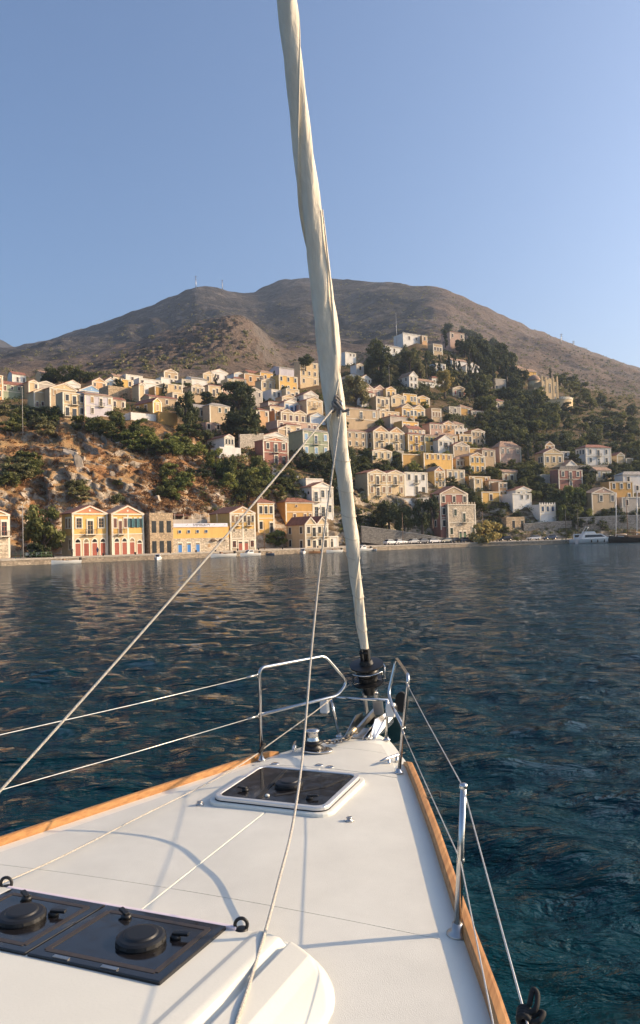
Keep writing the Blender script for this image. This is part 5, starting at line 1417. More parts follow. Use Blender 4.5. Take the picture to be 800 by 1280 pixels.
# ---- church with dome on its terrace
def church():
    P = at_depth(688, 499, 408); mpp = 408 / FPX
    al = math.atan2(P[0], P[1]); H = empty('church', tuple(P), -al + R_(40))
    tag(H, 'sunlit yellow church with terracotta dome and tall pointed arches on a hill terrace', 'church')
    w, h = 25 * mpp, 27 * mpp; W2 = w / 2; CR = wallm('cream')
    CY = wallm('cream')
    m_ = MB(); m_.prism([(-W2, -5), (W2, -5), (W2, h * .82), (W2 * .45, h * .84), (0, h), (-W2 * .45, h * .84), (-W2, h * .82)], 0, 10); m_.build('wall', CY, H)
    for x in (-W2 * .96, -W2 * .46, W2 * .46, W2 * .96):
        m_ = MB(); hh = h * (1.04 if abs(x) > W2 * .7 else .98); m_.box(x - .42, x + .42, -.16, .4, -.5, hh); m_.prism([(x - .42, hh), (x + .42, hh), (x, hh + 1.0)], -.16, .4); m_.build('buttress', CR, H)
    for x, ww, hh in ((0, .7, h * .42), (-W2 * .71, .45, h * .34), (W2 * .71, .45, h * .34)):
        o = link('window', win_mesh('a', 'dark', TRIM, False)[0], H, loc=(x, 0, h * .30), scale=(ww * 1.1, 1.5, hh))
    m_ = MB(); m_.lathe([(3.3, h * .60), (3.3, h * .98)], 20, (-3.2, 9, 0)); m_.build('drum', CR, H)
    m_ = MB(); m_.lathe([(3.55 * math.cos(a), h * .98 + 3.5 * math.sin(a)) for a in np.linspace(0, 1.5, 10)], 24, (-3.2, 9, 0)); m_.build('dome', TILE2, H)
    m_ = MB(); m_.box(-3.24, -3.16, 8.96, 9.04, h * .98 + 3.4, h * .98 + 5.0); m_.box(-3.6, -2.8, 8.97, 9.03, h * .98 + 4.3, h * .98 + 4.42); m_.build('cross', IRON, H)
    m_ = MB(); m_.box(-W2 - 3.5, -W2 + .5, 2, 10, -4, h * .55); m_.build('side_aisle', CR, H)
    T_ = empty('church_terrace', tuple(at_depth(693, 506, 398)), -al + R_(14))
    tag(T_, 'curved cream terrace with arcaded parapet in front of the domed church', 'terrace')
    m_ = MB()
    n = 16; rr = 9.0
    arc = [(-8.5, 6)] + [(-8.0, -1.5), (-2, -2.2)] + [(2 + rr * math.sin(a), 6.8 - rr * math.cos(a)) for a in np.linspace(0, 1.45, n)]
    arc2 = arc + [(10.8, 9), (-8.5, 9)]
    m_.slab(arc2, -5, 2.6); m_.build('retaining_wall', wallm('cream'), T_)
    for i in range(2, len(arc) - 1):
        a, b = Vector((*arc[i], 0)), Vector((*arc[i + 1], 0))
        c_ = (a + b) / 2
        m_ = MB(); m_.box(-.28, .28, -.2, .2, 2.601, 3.8); m_.build('pillar', TRIM, T_, loc=c_, rot=(0, 0, math.atan2((b - a).y, (b - a).x)))
    o = link('opening', win_mesh('a', 'dark', TRIM, False)[0], T_, loc=(-4.4, -1.87, .4), rot=(0, 0, -.12), scale=(1.3, 2.5, 2.0))
church()

# ---- sign band and lamps on the long yellow building (lettering too small to read: two rows of dark characters)
w = Q5['w']; h = Q5['h']
m_ = MB(); m_.box(-w / 2 + .02, w / 2 - .35, -.14, -.02, h - .1, h + .72); sg = m_.build('sign_band', mat('sign_white', (.66, .66, .72), .6, var=.05), Q5)
m_ = MB()
rs = random.Random(4)
for z in (h + .40, h + .12):
    x = -w * .16 if z > h + .3 else -w * .16
    end = w * .145
    while x < end:
        cw = rs.choice((.10, .14, .17)); 
        if rs.random() > .16: m_.box(x, min(x + cw, end), -.150, -.143, z, z + (.20 if z > h + .3 else .15))
        x += cw + .055
for bx in (-w * .27, w * .22, w * .42):
    m_.bar((bx - .30, -.146, h + .26), (bx, -.146, h + .36), .01, .05); m_.bar((bx, -.146, h + .36), (bx + .30, -.146, h + .52), .01, .06)
m_.build('lettering', mat('sign_ink', (.06, .05, .06), .7, var=.1), sg)
for x in (w * .20, w * .36):
    m_ = MB()
    n = 8
    for i in range(n):
        a, b = math.pi * i / n, math.pi * (i + 1) / n
        m_.add([(x + .75 * math.cos(a), -.02, h * .42 + .55 * math.sin(a)), (x + .75 * math.cos(b), -.02, h * .42 + .55 * math.sin(b)), (x + .7 * math.cos(b), -.75, h * .42 + .16 * math.sin(b)), (x + .7 * math.cos(a), -.75, h * .42 + .16 * math.sin(a))], [(0, 1, 2, 3), (3, 2, 1, 0)])
    m_.build('awning', mat('awning_brown', (.16, .11, .075), .9, var=.15), Q5)
m_ = MB(); m_.box(w * .10, w * .15, -.08, -.0, h * .18, h * .30); m_.build('notice_board', SHUT['tan'], Q5)
m_ = MB()
for x in np.linspace(-w * .35, w * .42, 6): m_.tube([(x, 3.0, h - .3), (x, 3.0, h + 3.0)], .05, 6)
m_.build('terrace_poles', TRIM, Q5)
m_ = MB(); m_.box(-w / 2, w / 2 - 1, 7.5, 8.0, h - .4, h + 1.9); m_.build('terrace_wall', wallm('grey'), Q5)
# terrace canopy behind the stone house
pc = ground(226, 655)
tr = empty('roof_canopy', tuple(at_depth(224, 655, 184)), R_(27)); tag(tr, 'orange rendered terrace wall with brown pergola beams above the bare stone house', 'canopy')
m_ = MB(); m_.box(-5.5, 1.6, 0, .4, -6, 2.6); m_.build('back_wall', wallm('orange'), tr)
for x in (-3.5, -1.2, 1.2):
    m_ = MB(); m_.box(x - .08, x + .08, -2.6, -2.44, -5, 1.9); m_.build('post', SHUT['brown'], tr)
m_ = MB(); m_.add([(-4, -3, 1.95), (1.8, -3, 1.75), (1.8, .0, 2.2), (-4, .0, 2.4), (-4, -3, 2.07), (1.8, -3, 1.87), (1.8, .0, 2.32), (-4, .0, 2.52)], [(0, 3, 2, 1), (4, 5, 6, 7), (0, 1, 5, 4), (1, 2, 6, 5), (2, 3, 7, 6), (3, 0, 4, 7)]); m_.build('canopy', SHUT['brown'], tr)

# ---- stone walls on the slope
def slope_wall(pts, hgt, label, mt, thick=.5, cap=True):
    P = [ground(*p[:2]) if len(p) == 2 else at_depth(*p) for p in pts]
    o = empty('stone_wall', tuple(P[0])); tag(o, label, 'wall')
    m_ = MB(); c_ = MB()
    for a, b in zip(P[:-1], P[1:]):
        a = a - P[0]; b = b - P[0]
        d = (b - a); n = np.array([-d[1], d[0], 0]); n = n / np.linalg.norm(n) * thick
        up_ = np.array([0, 0, hgt]); dn = np.array([0, 0, -3.0])
        V = [a + dn, b + dn, b + dn + n, a + dn + n, a + up_, b + up_, b + up_ + n, a + up_ + n]
        F = [(0, 3, 2, 1), (4, 5, 6, 7), (0, 1, 5, 4), (1, 2, 6, 5), (2, 3, 7, 6), (3, 0, 4, 7)]
        m_.add(V, F)
        e = n / np.linalg.norm(n) * .06
        c_.add([a + up_ - e, b + up_ - e, b + up_ + n + e, a + up_ + n + e] + [v + np.array([0, 0, .16]) for v in (a + up_ - e, b + up_ - e, b + up_ + n + e, a + up_ + n + e)], F)
    m_.build('masonry', mt, o)
    if cap: c_.build('coping', CONC, o)
STW = stone_mat('field_stone', (.34, .30, .25)); GRW = mat('retaining_render', (.26, .24, .22), .95, var=.25, scale=.5, bump=.4, stain=.6)
slope_wall([(452, 664, 209), (500, 670, 214), (545, 677, 218), (562, 680, 220)], 1.3, 'long grey retaining wall sloping down behind the parked cars', stone_mat('grey_stone', (.24, .22, .19)))
slope_wall([(497, 633), (520, 633), (540, 631)], 2.4, 'white rendered terrace wall under the cream twin gabled house', wallm('white'))
slope_wall([(700, 592), (735, 591), (770, 590)], 2.6, 'grey stone garden wall below the large white hipped house', STW)
slope_wall([(720, 664), (760, 662), (812, 660)], 4.2, 'dark stone retaining wall behind the moored boats with masts', STW)
slope_wall([(655, 664), (690, 661), (715, 660)], 2.2, 'brown field wall below the blue windowed white house', STW)
slope_wall([(440, 577), (470, 572), (505, 570)], 1.6, 'low stone wall at the foot of the cream house with long balconies', STW)
slope_wall([(300, 560), (330, 558)], 4.0, 'old stone wall between the sunlit white gable and the red brick house', STW)
slope_wall([(340, 588), (352, 596), (372, 600)], 1.0, 'whitewashed stepped wall beneath the red brick house', wallm('white'))
slope_wall([(600, 646), (632, 643)], 1.4, 'short stone wall near the roofless ruin', STW)

# ------------------------------------------------------------------ vegetation
def leaf_mat(name, c0, c1):
    mt, nt, p = new_mat(name)
    N, L = nt.nodes, nt.links
    tc = N.new('ShaderNodeNewGeometry'); oi = N.new('ShaderNodeObjectInfo')
    n = N.new('ShaderNodeTexNoise'); n.inputs['Scale'].default_value = .9; n.inputs['Detail'].default_value = 5; n.inputs['Roughness'].default_value = .7
    L.new(tc.outputs['Position'], n.inputs['Vector'])
    ad = N.new('ShaderNodeMath'); ad.operation = 'MULTIPLY_ADD'; ad.inputs[1].default_value = .5; L.new(oi.outputs['Random'], ad.inputs[0]); L.new(n.outputs['Fac'], ad.inputs[2])
    mr = N.new('ShaderNodeMapRange'); mr.inputs[1].default_value = .40; mr.inputs[2].default_value = 1.05; L.new(ad.outputs[0], mr.inputs[0])
    mx = N.new('ShaderNodeMix'); mx.data_type = 'RGBA'; mx.inputs[6].default_value = (*c0, 1); mx.inputs[7].default_value = (*c1, 1)
    L.new(mr.outputs[0], mx.inputs[0]); L.new(mx.outputs[2], p.inputs['Base Color'])
    p.inputs['Roughness'].default_value = .75
    p.inputs['Specular IOR Level'].default_value = .25
    tl = N.new('ShaderNodeBsdfTranslucent'); L.new(mx.outputs[2], tl.inputs['Color'])
    ms = N.new('ShaderNodeMixShader'); ms.inputs[0].default_value = .3
    L.new(p.outputs[0], ms.inputs[1]); L.new(tl.outputs[0], ms.inputs[2]); L.new(ms.outputs[0], N['Material Output'].inputs['Surface'])
    return mt
LEAF = {'broad': leaf_mat('leaf_broad', (0.061, 0.079, 0.025), (0.202, 0.202, 0.061)), 'dark': leaf_mat('leaf_dark', (0.042, 0.056, 0.023), (0.126, 0.137, 0.053)),
        'cypress': leaf_mat('leaf_cypress', (0.026, 0.039, 0.021), (0.070, 0.085, 0.042)), 'olive': leaf_mat('leaf_olive', (0.131, 0.140, 0.061), (0.281, 0.246, 0.105)),
        'gold': leaf_mat('leaf_gold', (0.211, 0.185, 0.061), (0.421, 0.334, 0.114)), 'bright': leaf_mat('leaf_bright', (0.088, 0.120, 0.029), (0.264, 0.272, 0.070)),
        'dry': leaf_mat('leaf_dry', (0.176, 0.088, 0.039), (0.386, 0.220, 0.096))}
BARK = mat('bark', (.10, .075, .055), .95, var=.3, scale=3, bump=.5)
def leaf_cloud(cent, n, size, spread, seed, flat=1.0):
    """quads scattered round clump centres: (centres k x 4 with radius)"""
    r = np.random.default_rng(seed)
    k = r.integers(0, len(cent), n)
    d = r.normal(size=(n, 3)); d /= np.linalg.norm(d, axis=1)[:, None]
    rad_ = cent[k, 3] * (r.random(n) ** .45) * spread
    pos = cent[k, :3] + d * rad_[:, None] * np.array([1, 1, flat])
    nrm = d * .8 + r.normal(size=(n, 3)) * .6 + np.array([0, 0, .35]); nrm /= np.linalg.norm(nrm, axis=1)[:, None]
    ref = r.normal(size=(n, 3)); u = np.cross(nrm, ref); u /= np.linalg.norm(u, axis=1)[:, None]; v = np.cross(nrm, u)
    s = size * r.uniform(.6, 1.35, n)[:, None]
    a = pos - u * s - v * s * .6; b = pos + u * s * .8 - v * s * .7; c = pos + u * s + v * s * .6; e = pos - u * s * .7 + v * s * .75
    V = np.stack([a, b, c, e], 1).reshape(-1, 3)
    return V, np.arange(4 * n).reshape(n, 4)
CROWN = {}
def crown(kind, var, leaf):
    key = (kind, var, leaf)
    if key in CROWN: return CROWN[key]
    r = np.random.default_rng(hash((kind == 'broad', kind == 'cypress', kind == 'bush', var)) % 9999)
    if kind == 'broad':       # unit: width 1, height 0..1
        c = []
        for i in range(26):
            t = r.random() * 2 * math.pi; z = r.uniform(.22, .92); e = math.sqrt(max(.03, 1 - ((z - .52) / .50) ** 2)) * .40 * r.uniform(.45, 1.05)
            c.append((e * math.cos(t), e * math.sin(t), z, r.uniform(.11, .19)))
        V, Q = leaf_cloud(np.array(c), 3000, .029, 1.0, var + 1, .8)
    elif kind == 'pine':
        c = []
        for i in range(24):
            t = r.random() * 2 * math.pi; z = r.uniform(.38, .95); e = (.46 if z < .75 else .34) * r.uniform(.3, 1.0)
            c.append((e * math.cos(t), e * math.sin(t), z, r.uniform(.10, .17)))
        V, Q = leaf_cloud(np.array(c), 2800, .028, 1.0, var + 21, .65)
    elif kind == 'cypress':
        c = []
        for i in range(30):
            z = r.uniform(.04, .97); e = .36 * math.sin(min(1, (1 - z) * 1.9 + .12) * 1.5) * r.uniform(.4, .9); t = r.random() * 6.3
            c.append((e * math.cos(t), e * math.sin(t), z, .10 + .10 * (1 - z)))
        V, Q = leaf_cloud(np.array(c), 1700, .026, 1.0, var + 41, .55)
    else:                      # bush
        c = []
        for i in range(18):
            t = r.random() * 6.3; z = r.uniform(.05, .78); e = .42 * r.random() ** .5
            c.append((e * math.cos(t), e * math.sin(t), z * (1 - .5 * e), r.uniform(.12, .22)))
        V, Q = leaf_cloud(np.array(c), 1300, .040, 1.0, var + 61, .8)
    CROWN[key] = np_mesh('crown', V, Q, LEAF[leaf], False)
    return CROWN[key]
TRUNK = {}
def trunk(kind, var):
    k = ('c' if kind == 'cypress' else 't', var)
    if k in TRUNK: return TRUNK[k]
    r = random.Random(var); m_ = MB()
    if kind == 'cypress':
        m_.tube([(0, 0, -.1), (0, 0, .2), (.01, 0, .7)], [.05, .045, .02], 7)
    else:
        m_.tube([(0, 0, -.12), (.01, 0, .1), (.02, .01, .3), (.0, .02, .55)], [.055, .042, .034, .02], 8)
        for i in range(5):
            a = r.random() * 6.3; z = r.uniform(.18, .38)
            m_.tube([(.01, .005, z), (.12 * math.cos(a), .12 * math.sin(a), z + .14), (.26 * math.cos(a), .26 * math.sin(a), z + .26)], [.022, .016, .008], 6)
    TRUNK[k] = m_.mesh('trunk', BARK)
    return TRUNK[k]
tree_n = 0
def tree(px, py, wpx, hpx, kind, leaf, label, name=None, group=None, d=None, cat=None):
    global tree_n
    P = at_depth(px, py, d) if d else ground(px, py)
    if P is None: return
    tree_n += 1
    mpp = float((P - CAM) @ fwd) / FPX
    rz = random.random() * 6.28
    nm = name or ('cypress_tree' if kind == 'cypress' else 'bush' if kind == 'bush' else 'pine_tree' if kind == 'pine' else 'leafy_tree')
    o = empty(nm, (P[0], P[1], P[2] - .2), rz)
    tag(o, label, cat or ('bush' if kind == 'bush' else 'tree'), group)
    sx = wpx * mpp; sz = hpx * mpp
    v = tree_n % 4
    link('crown', crown(kind, v, leaf), o, scale=(sx, sx * random.uniform(.85, 1.1), sz))
    link('trunk', trunk(kind, v), o, scale=(sz * .9 if kind != 'bush' else sz * .6, sz * .9 if kind != 'bush' else sz * .6, sz))

# trees that stand out one by one
tree(56, 697, 60, 70, 'broad', 'broad', 'big round green pine on the quay beside the yellow house with arched red doors', d=152)
tree(48, 699, 34, 30, 'bush', 'dark', 'dark low bush at the foot of the big round quay pine', d=149)
tree(303, 554, 52, 46, 'broad', 'dark', 'broad nearly black evergreen above the sunlit white gable')
tree(298, 520, 46, 44, 'broad', 'dark', 'tall dark evergreen just above the broad black one', d=266)
tree(232, 536, 34, 50, 'broad', 'dark', 'tall dark leafy tree at the end of the cliff top houses')
tree(344, 682, 34, 28, 'bush', 'bright', 'round green bush on the quay below the yellow hipped house')
tree(382, 461, 24, 18, 'broad', 'dark', 'dark tree crowning the slope above the tall cream house', d=330)
tree(445, 511, 40, 42, 'broad', 'olive', 'large grey olive tree above the large tan hipped house', d=300)
tree(473, 470, 34, 42, 'broad', 'dark', 'tall dark tree on the slope beneath the hilltop chapel', d=352)
tree(471, 452, 20, 28, 'broad', 'broad', 'pointed green tree top beneath the long white hilltop house', d=366)
tree(512, 465, 24, 36, 'broad', 'olive', 'tall olive green tree directly below the hilltop chapel', d=360)
tree(556, 494, 26, 32, 'broad', 'gold', 'yellow green tree below the row of cypresses', d=340)
tree(518, 590, 18, 18, 'bush', 'bright', 'small bright green palm like tree before the ochre block', d=252)
tree(607, 679, 40, 40, 'bush', 'gold', 'feathery golden tamarisk beside the battlemented stone front', d=222, name='tamarisk', cat='tree')
tree(661, 583, 17, 42, 'cypress', 'cypress', 'stout dark cypress beside the faded pink hipped house')
for px, py, w_, h_ in ((506, 668, 30, 34), (487, 663, 32, 40), (528, 664, 26, 40), (540, 655, 22, 38), (478, 655, 24, 26)):
    tree(px, py, w_, h_, 'broad', 'dark', 'dark evergreen under the white terrace wall above parked cars', group='trees under the terrace wall', d=217)
for px, py, w_, h_ in ((68, 482, 30, 24), (84, 482, 28, 25), (100, 482, 28, 23), (113, 483, 22, 18), (58, 482, 20, 16)):
    tree(px, py, w_, h_, 'broad', 'broad', 'dense green tree in the clump behind the cliff top houses', group='clump behind the cliff top houses', d=330)
for px, py, h_ in ((509, 477, 24), (522, 474, 30), (530, 478, 29), (533, 472, 33), (550, 474, 30), (543, 472, 22), (569, 474, 31), (575, 476, 27), (587, 478, 34), (595, 474, 26), (557, 432, 20), (600, 490, 32), (617, 482, 32), (634, 486, 36), (562, 470, 26)):
    tree(px, py, 8.5, h_, 'cypress', 'cypress', 'slim dark cypress in the row across the upper slope', group='cypress row across the upper slope', d=352 + (px - 500) * .35)
tree(688, 474, 5, 16, 'cypress', 'cypress', 'single thin cypress right behind the church', d=424)
tree(206, 496, 10, 17, 'cypress', 'cypress', 'small dark cypress shrub among the white plateau houses', d=284)

def zone(poly, n, wr_, hr_, kind, leaf, label, group, seed, avoid=True, dmin=8):
    r = random.Random(seed); pts = []
    xs_ = [p[0] for p in poly]; ys_ = [p[1] for p in poly]
    tries = 0
    while len(pts) < n and tries < n * 60:
        tries += 1
        x, y = r.uniform(min(xs_), max(xs_)), r.uniform(min(ys_), max(ys_))
        ins = False; j = len(poly) - 1
        for i in range(len(poly)):
            if (poly[i][1] > y) != (poly[j][1] > y) and x < (poly[j][0] - poly[i][0]) * (y - poly[i][1]) / (poly[j][1] - poly[i][1]) + poly[i][0]: ins = not ins
            j = i
        if not ins: continue
        if any((x - a) ** 2 + (y - b) ** 2 * 2 < dmin ** 2 for a, b in pts): continue
        hh = r.uniform(*hr_)
        if avoid and any(a - 2 < x < b + 2 and ye < y - 1 and y - hh * .75 < yb for a, b, yb, ye in HOUSE_SPOTS): continue
        pts.append((x, y))
    pts.sort(key=lambda p: p[1])
    for x, y in pts:
        k = kind if isinstance(kind, str) else r.choice(kind)
        lf = leaf if isinstance(leaf, str) else r.choice(leaf)
        place = label[re.search(r' (on|in|below|beyond|among|between|beside|halfway|behind|along|around|at|before|squeezed|above|under|near)\b', label).start():]
        ww, hh = r.uniform(*wr_), r.uniform(*hr_)
        tall = (hh - hr_[0]) / (hr_[1] - hr_[0])
        size = 'tall ' if tall > .7 else 'low ' if tall < .3 else ''
        lab = size + {'dark': 'dark green', 'broad': 'mid green', 'bright': 'bright green', 'olive': 'greyish olive', 'gold': 'golden'}[lf] + ' ' + {'bush': 'rounded bush', 'broad': 'leafy tree', 'pine': 'spreading pine'}[k] + place
        tree(x, y, ww, hh, k, lf, lab, group=lab + ' group')
zone([(556, 430), (575, 424), (640, 458), (665, 480), (650, 500), (600, 470)], 34, (16, 24), (18, 27), ['pine', 'broad'], 'dark', 'dark pine in the dense wood below the hilltop', 'dark pine wood', 1, dmin=7)
zone([(560, 480), (640, 492), (672, 505), (700, 520), (690, 548), (600, 550), (592, 525), (610, 505), (560, 500)], 62, (15, 26), (15, 24), ['broad', 'bush', 'pine'], ['dark', 'dark', 'broad'], 'dark green tree on the wooded slope below the church', 'wooded slope below the church', 2, dmin=8)
zone([(700, 470), (745, 500), (800, 520), (800, 560), (720, 555), (700, 520)], 34, (14, 24), (10, 18), ['bush', 'broad'], ['dark', 'broad'], 'scattered dark bush on the rocky slope beyond the church', 'bushes on the rocky slope', 3, dmin=9)
zone([(430, 480), (500, 455), (540, 470), (545, 492), (500, 492), (470, 480), (432, 495)], 16, (12, 22), (12, 24), 'broad', ['dark', 'olive', 'dark'], 'dark tree on the upper slope among white houses', 'upper slope trees', 4)
zone([(560, 585), (600, 600), (640, 585), (680, 600), (700, 618), (690, 634), (650, 612), (600, 640), (562, 610)], 26, (14, 24), (11, 20), ['broad', 'bush'], ['dark', 'broad'], 'green garden tree between the yellow and the white houses', 'garden trees', 5)
zone([(700, 615), (735, 618), (740, 660), (700, 655)], 12, (16, 24), (18, 28), 'broad', ['bright', 'broad', 'dark'], 'leafy tree below the brick red house', 'trees below the brick red house', 6)
zone([(735, 588), (800, 586), (800, 604), (735, 612)], 12, (16, 24), (13, 18), ['broad', 'bush'], 'dark', 'dark garden tree below the large white hipped house', 'trees below the white hipped house', 7)
zone([(650, 585), (700, 588), (700, 604), (650, 610)], 8, (16, 24), (12, 18), ['broad'], ['dark', 'broad'], 'garden tree below the temple like cream house', 'trees below the temple front', 8)
zone([(745, 645), (780, 640), (790, 652), (750, 658)], 5, (14, 22), (10, 15), 'bush', 'dark', 'dark bush beside the tan gabled house', 'bushes by the tan gabled house', 9, avoid=False)
zone([(0, 515), (60, 518), (75, 530), (60, 545), (0, 540)], 10, (22, 36), (15, 23), 'bush', ['broad', 'olive', 'dark'], 'olive green bush at the foot of the green walled house', 'bushes below the green walled house', 10, avoid=False)
zone([(80, 530), (140, 530), (240, 545), (235, 572), (170, 568), (120, 545)], 26, (20, 34), (14, 23), ['bush', 'broad'], ['bright', 'broad'], 'green bush on the slope below the lilac house', 'bushes below the lilac house', 11)
zone([(0, 575), (45, 580), (55, 605), (0, 610)], 8, (26, 36), (18, 26), 'bush', ['broad', 'olive'], 'rounded green bush halfway up the rocky cliff', 'bushes halfway up the cliff', 12)
zone([(90, 600), (160, 605), (150, 635), (80, 635)], 7, (14, 26), (9, 16), 'bush', ['bright', 'broad', 'olive'], 'small green bush on the cliff directly above the quay houses', 'small cliff bushes', 13)
zone([(200, 575), (250, 560), (260, 610), (230, 630), (200, 625)], 13, (18, 30), (15, 22), 'bush', ['broad', 'bright', 'dark'], 'green bush on the rocks behind the long yellow building', 'bushes behind the long yellow building', 14)
zone([(262, 585), (335, 585), (330, 625), (290, 632), (262, 615)], 16, (20, 30), (22, 32), 'broad', ['bright', 'broad'], 'bright green tree below the sunlit white gable', 'trees below the sunlit white gable', 15)
zone([(345, 600), (372, 596), (372, 622), (345, 630)], 5, (16, 24), (14, 20), 'broad', ['dark', 'broad'], 'dark tree between the red brick and the ochre houses', 'trees between brick and ochre houses', 16)
zone([(372, 560), (432, 565), (440, 600), (425, 640), (410, 605), (375, 598)], 18, (20, 30), (18, 28), 'broad', 'dark', 'shaded dark tree below the pale green house', 'shaded trees below the pale green house', 17)
zone([(428, 630), (470, 655), (500, 668), (470, 682), (428, 678)], 12, (14, 26), (10, 17), 'bush', ['olive', 'broad', 'dark'], 'low bush along the grey retaining wall', 'bushes along the grey retaining wall', 18)
zone([(450, 570), (500, 575), (505, 592), (440, 596)], 9, (14, 24), (9, 16), 'bush', ['dark', 'broad'], 'dark bush below the cream house with long balconies', 'bushes below the long balconies', 19)
zone([(240, 500), (330, 505), (335, 545), (262, 560), (225, 540)], 14, (16, 26), (14, 24), 'broad', ['dark', 'dark', 'broad'], 'dark leafy tree among the plateau houses', 'trees among the plateau houses', 20)
zone([(425, 520), (470, 540), (460, 562), (432, 560)], 8, (14, 22), (10, 17), 'bush', ['dark', 'broad', 'olive'], 'garden bush in front of the large tan hipped house', 'bushes before the large tan house', 21)
zone([(590, 640), (650, 630), (700, 655), (640, 672), (600, 668)], 10, (12, 20), (8, 13), 'bush', ['dark', 'olive', 'broad'], 'low bush on the bare earth around the roofless ruin', 'bushes around the ruin', 22)
zone([(470, 495), (510, 500), (560, 535), (505, 525)], 7, (10, 16), (7, 12), 'bush', ['broad', 'dark'], 'garden bush between the upper yellow houses', 'bushes between upper yellow houses', 23)
zone([(600, 525), (680, 545), (800, 565), (800, 575), (700, 560), (640, 560), (600, 560)], 26, (16, 26), (12, 20), ['broad', 'bush'], ['dark', 'dark', 'broad'], 'tree along the row of upper villas at the wood edge', 'trees along the upper villas', 24)

zone([(640, 560), (800, 565), (800, 610), (740, 612), (700, 600), (650, 600)], 18, (15, 24), (11, 17), ['broad', 'bush'], ['dark', 'dark', 'broad'], 'dark tree in the gardens around the temple like cream house', 'trees around the temple front', 25)
zone([(640, 605), (735, 612), (735, 640), (660, 632)], 14, (15, 22), (12, 18), ['broad', 'bush'], ['dark', 'broad'], 'garden tree in front of the brick red house wing', 'trees before the brick red wing', 26)
zone([(440, 560), (505, 565), (560, 600), (540, 612), (505, 590), (440, 600)], 12, (14, 22), (9, 15), ['bush', 'broad'], ['dark', 'broad'], 'bush on the dark bank above the cream twin gables', 'bushes on the dark bank', 27)
zone([(720, 650), (800, 640), (800, 660), (720, 664)], 9, (16, 24), (12, 18), ['broad', 'bush'], 'dark', 'dark tree along the stone retaining wall behind the masts', 'trees behind the masts', 28, avoid=False)

zone([(440, 505), (500, 490), (600, 540), (600, 600), (450, 600)], 34, (11, 18), (9, 14), ['broad', 'bush'], ['dark', 'broad', 'bright'], 'small garden tree squeezed between stacked cream and yellow houses', 'garden trees in the packed town', 29, avoid=False, dmin=14)
zone([(130, 485), (340, 485), (400, 500), (400, 545), (330, 540), (240, 510), (130, 505)], 20, (11, 18), (10, 15), ['broad', 'bush'], ['dark', 'broad'], 'small tree between the plateau houses', 'small trees on the plateau', 30, avoid=False, dmin=14)
for px, h_ in ((146, 16), (270, 15), (343, 20), (420, 22), (447, 18), (604, 18), (668, 22), (648, 20), (728, 18)):
    tree(px, 482 if px < 350 else 500 if px < 460 else 560, 6.5, h_, 'cypress', 'cypress', 'lone slim cypress between the houses of the town', group='lone cypresses in the town')

# ground cover that nobody could count: low scrub on the slopes, dots of shrub on the mountain
def scrub(name, label, poly_list, n, size, leaf, nleaf, seed, leafsz, kindz=.6):
    r = random.Random(seed); cent = []
    while len(cent) < n:
        x0, x1, y0, y1 = r.choice(poly_list)
        P = ground(r.uniform(x0, x1), r.uniform(y0, y1))
        if P is None: continue
        s = r.uniform(*size); cent.append((P[0], P[1], P[2] + s * .25, s))
    V, Q = leaf_cloud(np.array(cent), n * nleaf, leafsz, 1.0, seed, kindz)
    o = link(name, np_mesh(name, V, Q, LEAF[leaf])); tag(o, label, 'scrub', kind='stuff')
scrub('cliff_scrub', 'dry brown and rust coloured scrub over the rocky cliff', [(0, 240, 530, 690), (180, 340, 560, 640)], 1500, (.4, 1.4), 'dry', 46, 5, .13)
scrub('hillside_scrub', 'low green scrub between the houses', [(420, 800, 480, 680), (420, 800, 480, 680), (250, 420, 490, 640), (560, 800, 470, 600), (0, 430, 470, 515)], 3600, (.6, 1.9), 'broad', 40, 6, .19)
scrub('wood_undergrowth', 'dark undergrowth below the pine wood', [(556, 800, 430, 560), (430, 560, 440, 500)], 1500, (.9, 2.4), 'dark', 46, 7, .28)
scrub('mountain_scrub', 'small dark shrubs dotted over the mountain slopes', [(0, 420, 380, 470), (420, 620, 355, 430), (560, 800, 400, 500)], 900, (1.6, 4.2), 'olive', 24, 8, .55)

# limestone outcrops on the cliff
ROCKM = mat('limestone', (.40, .335, .26), .95, var=.35, scale=.5, bump=1.0, bscale=2.5, stain=.5)
def rock_mesh(seed):
    bm = bmesh.new(); bmesh.ops.create_icosphere(bm, subdivisions=4, radius=1.0)
    g = np.random.default_rng(seed + 50)
    co = np.array([v.co[:] for v in bm.verts])
    n = g.normal(size=(26, 3)); n /= np.linalg.norm(n, axis=1)[:, None]; dd = g.uniform(.38, .95, 26)
    for _ in range(2):
        for nn, q in zip(n, dd):                     # cut angular facets
            t = co @ nn - q
            co = np.where((t > 0)[:, None], co - np.outer(t, nn), co)
    co += .10 * (ridged(co[:, 0] * 2.2 + seed + co[:, 2] * 2.0, co[:, 1] * 2.2 - co[:, 2], 4, seed)[:, None] - .55) * co
    for v, c in zip(bm.verts, co): v.co = c
    me = bpy.data.meshes.new('rock'); bm.to_mesh(me); bm.free(); me.materials.append(ROCKM)
    return me
RK = [rock_mesh(i) for i in range(5)]
r = random.Random(12)
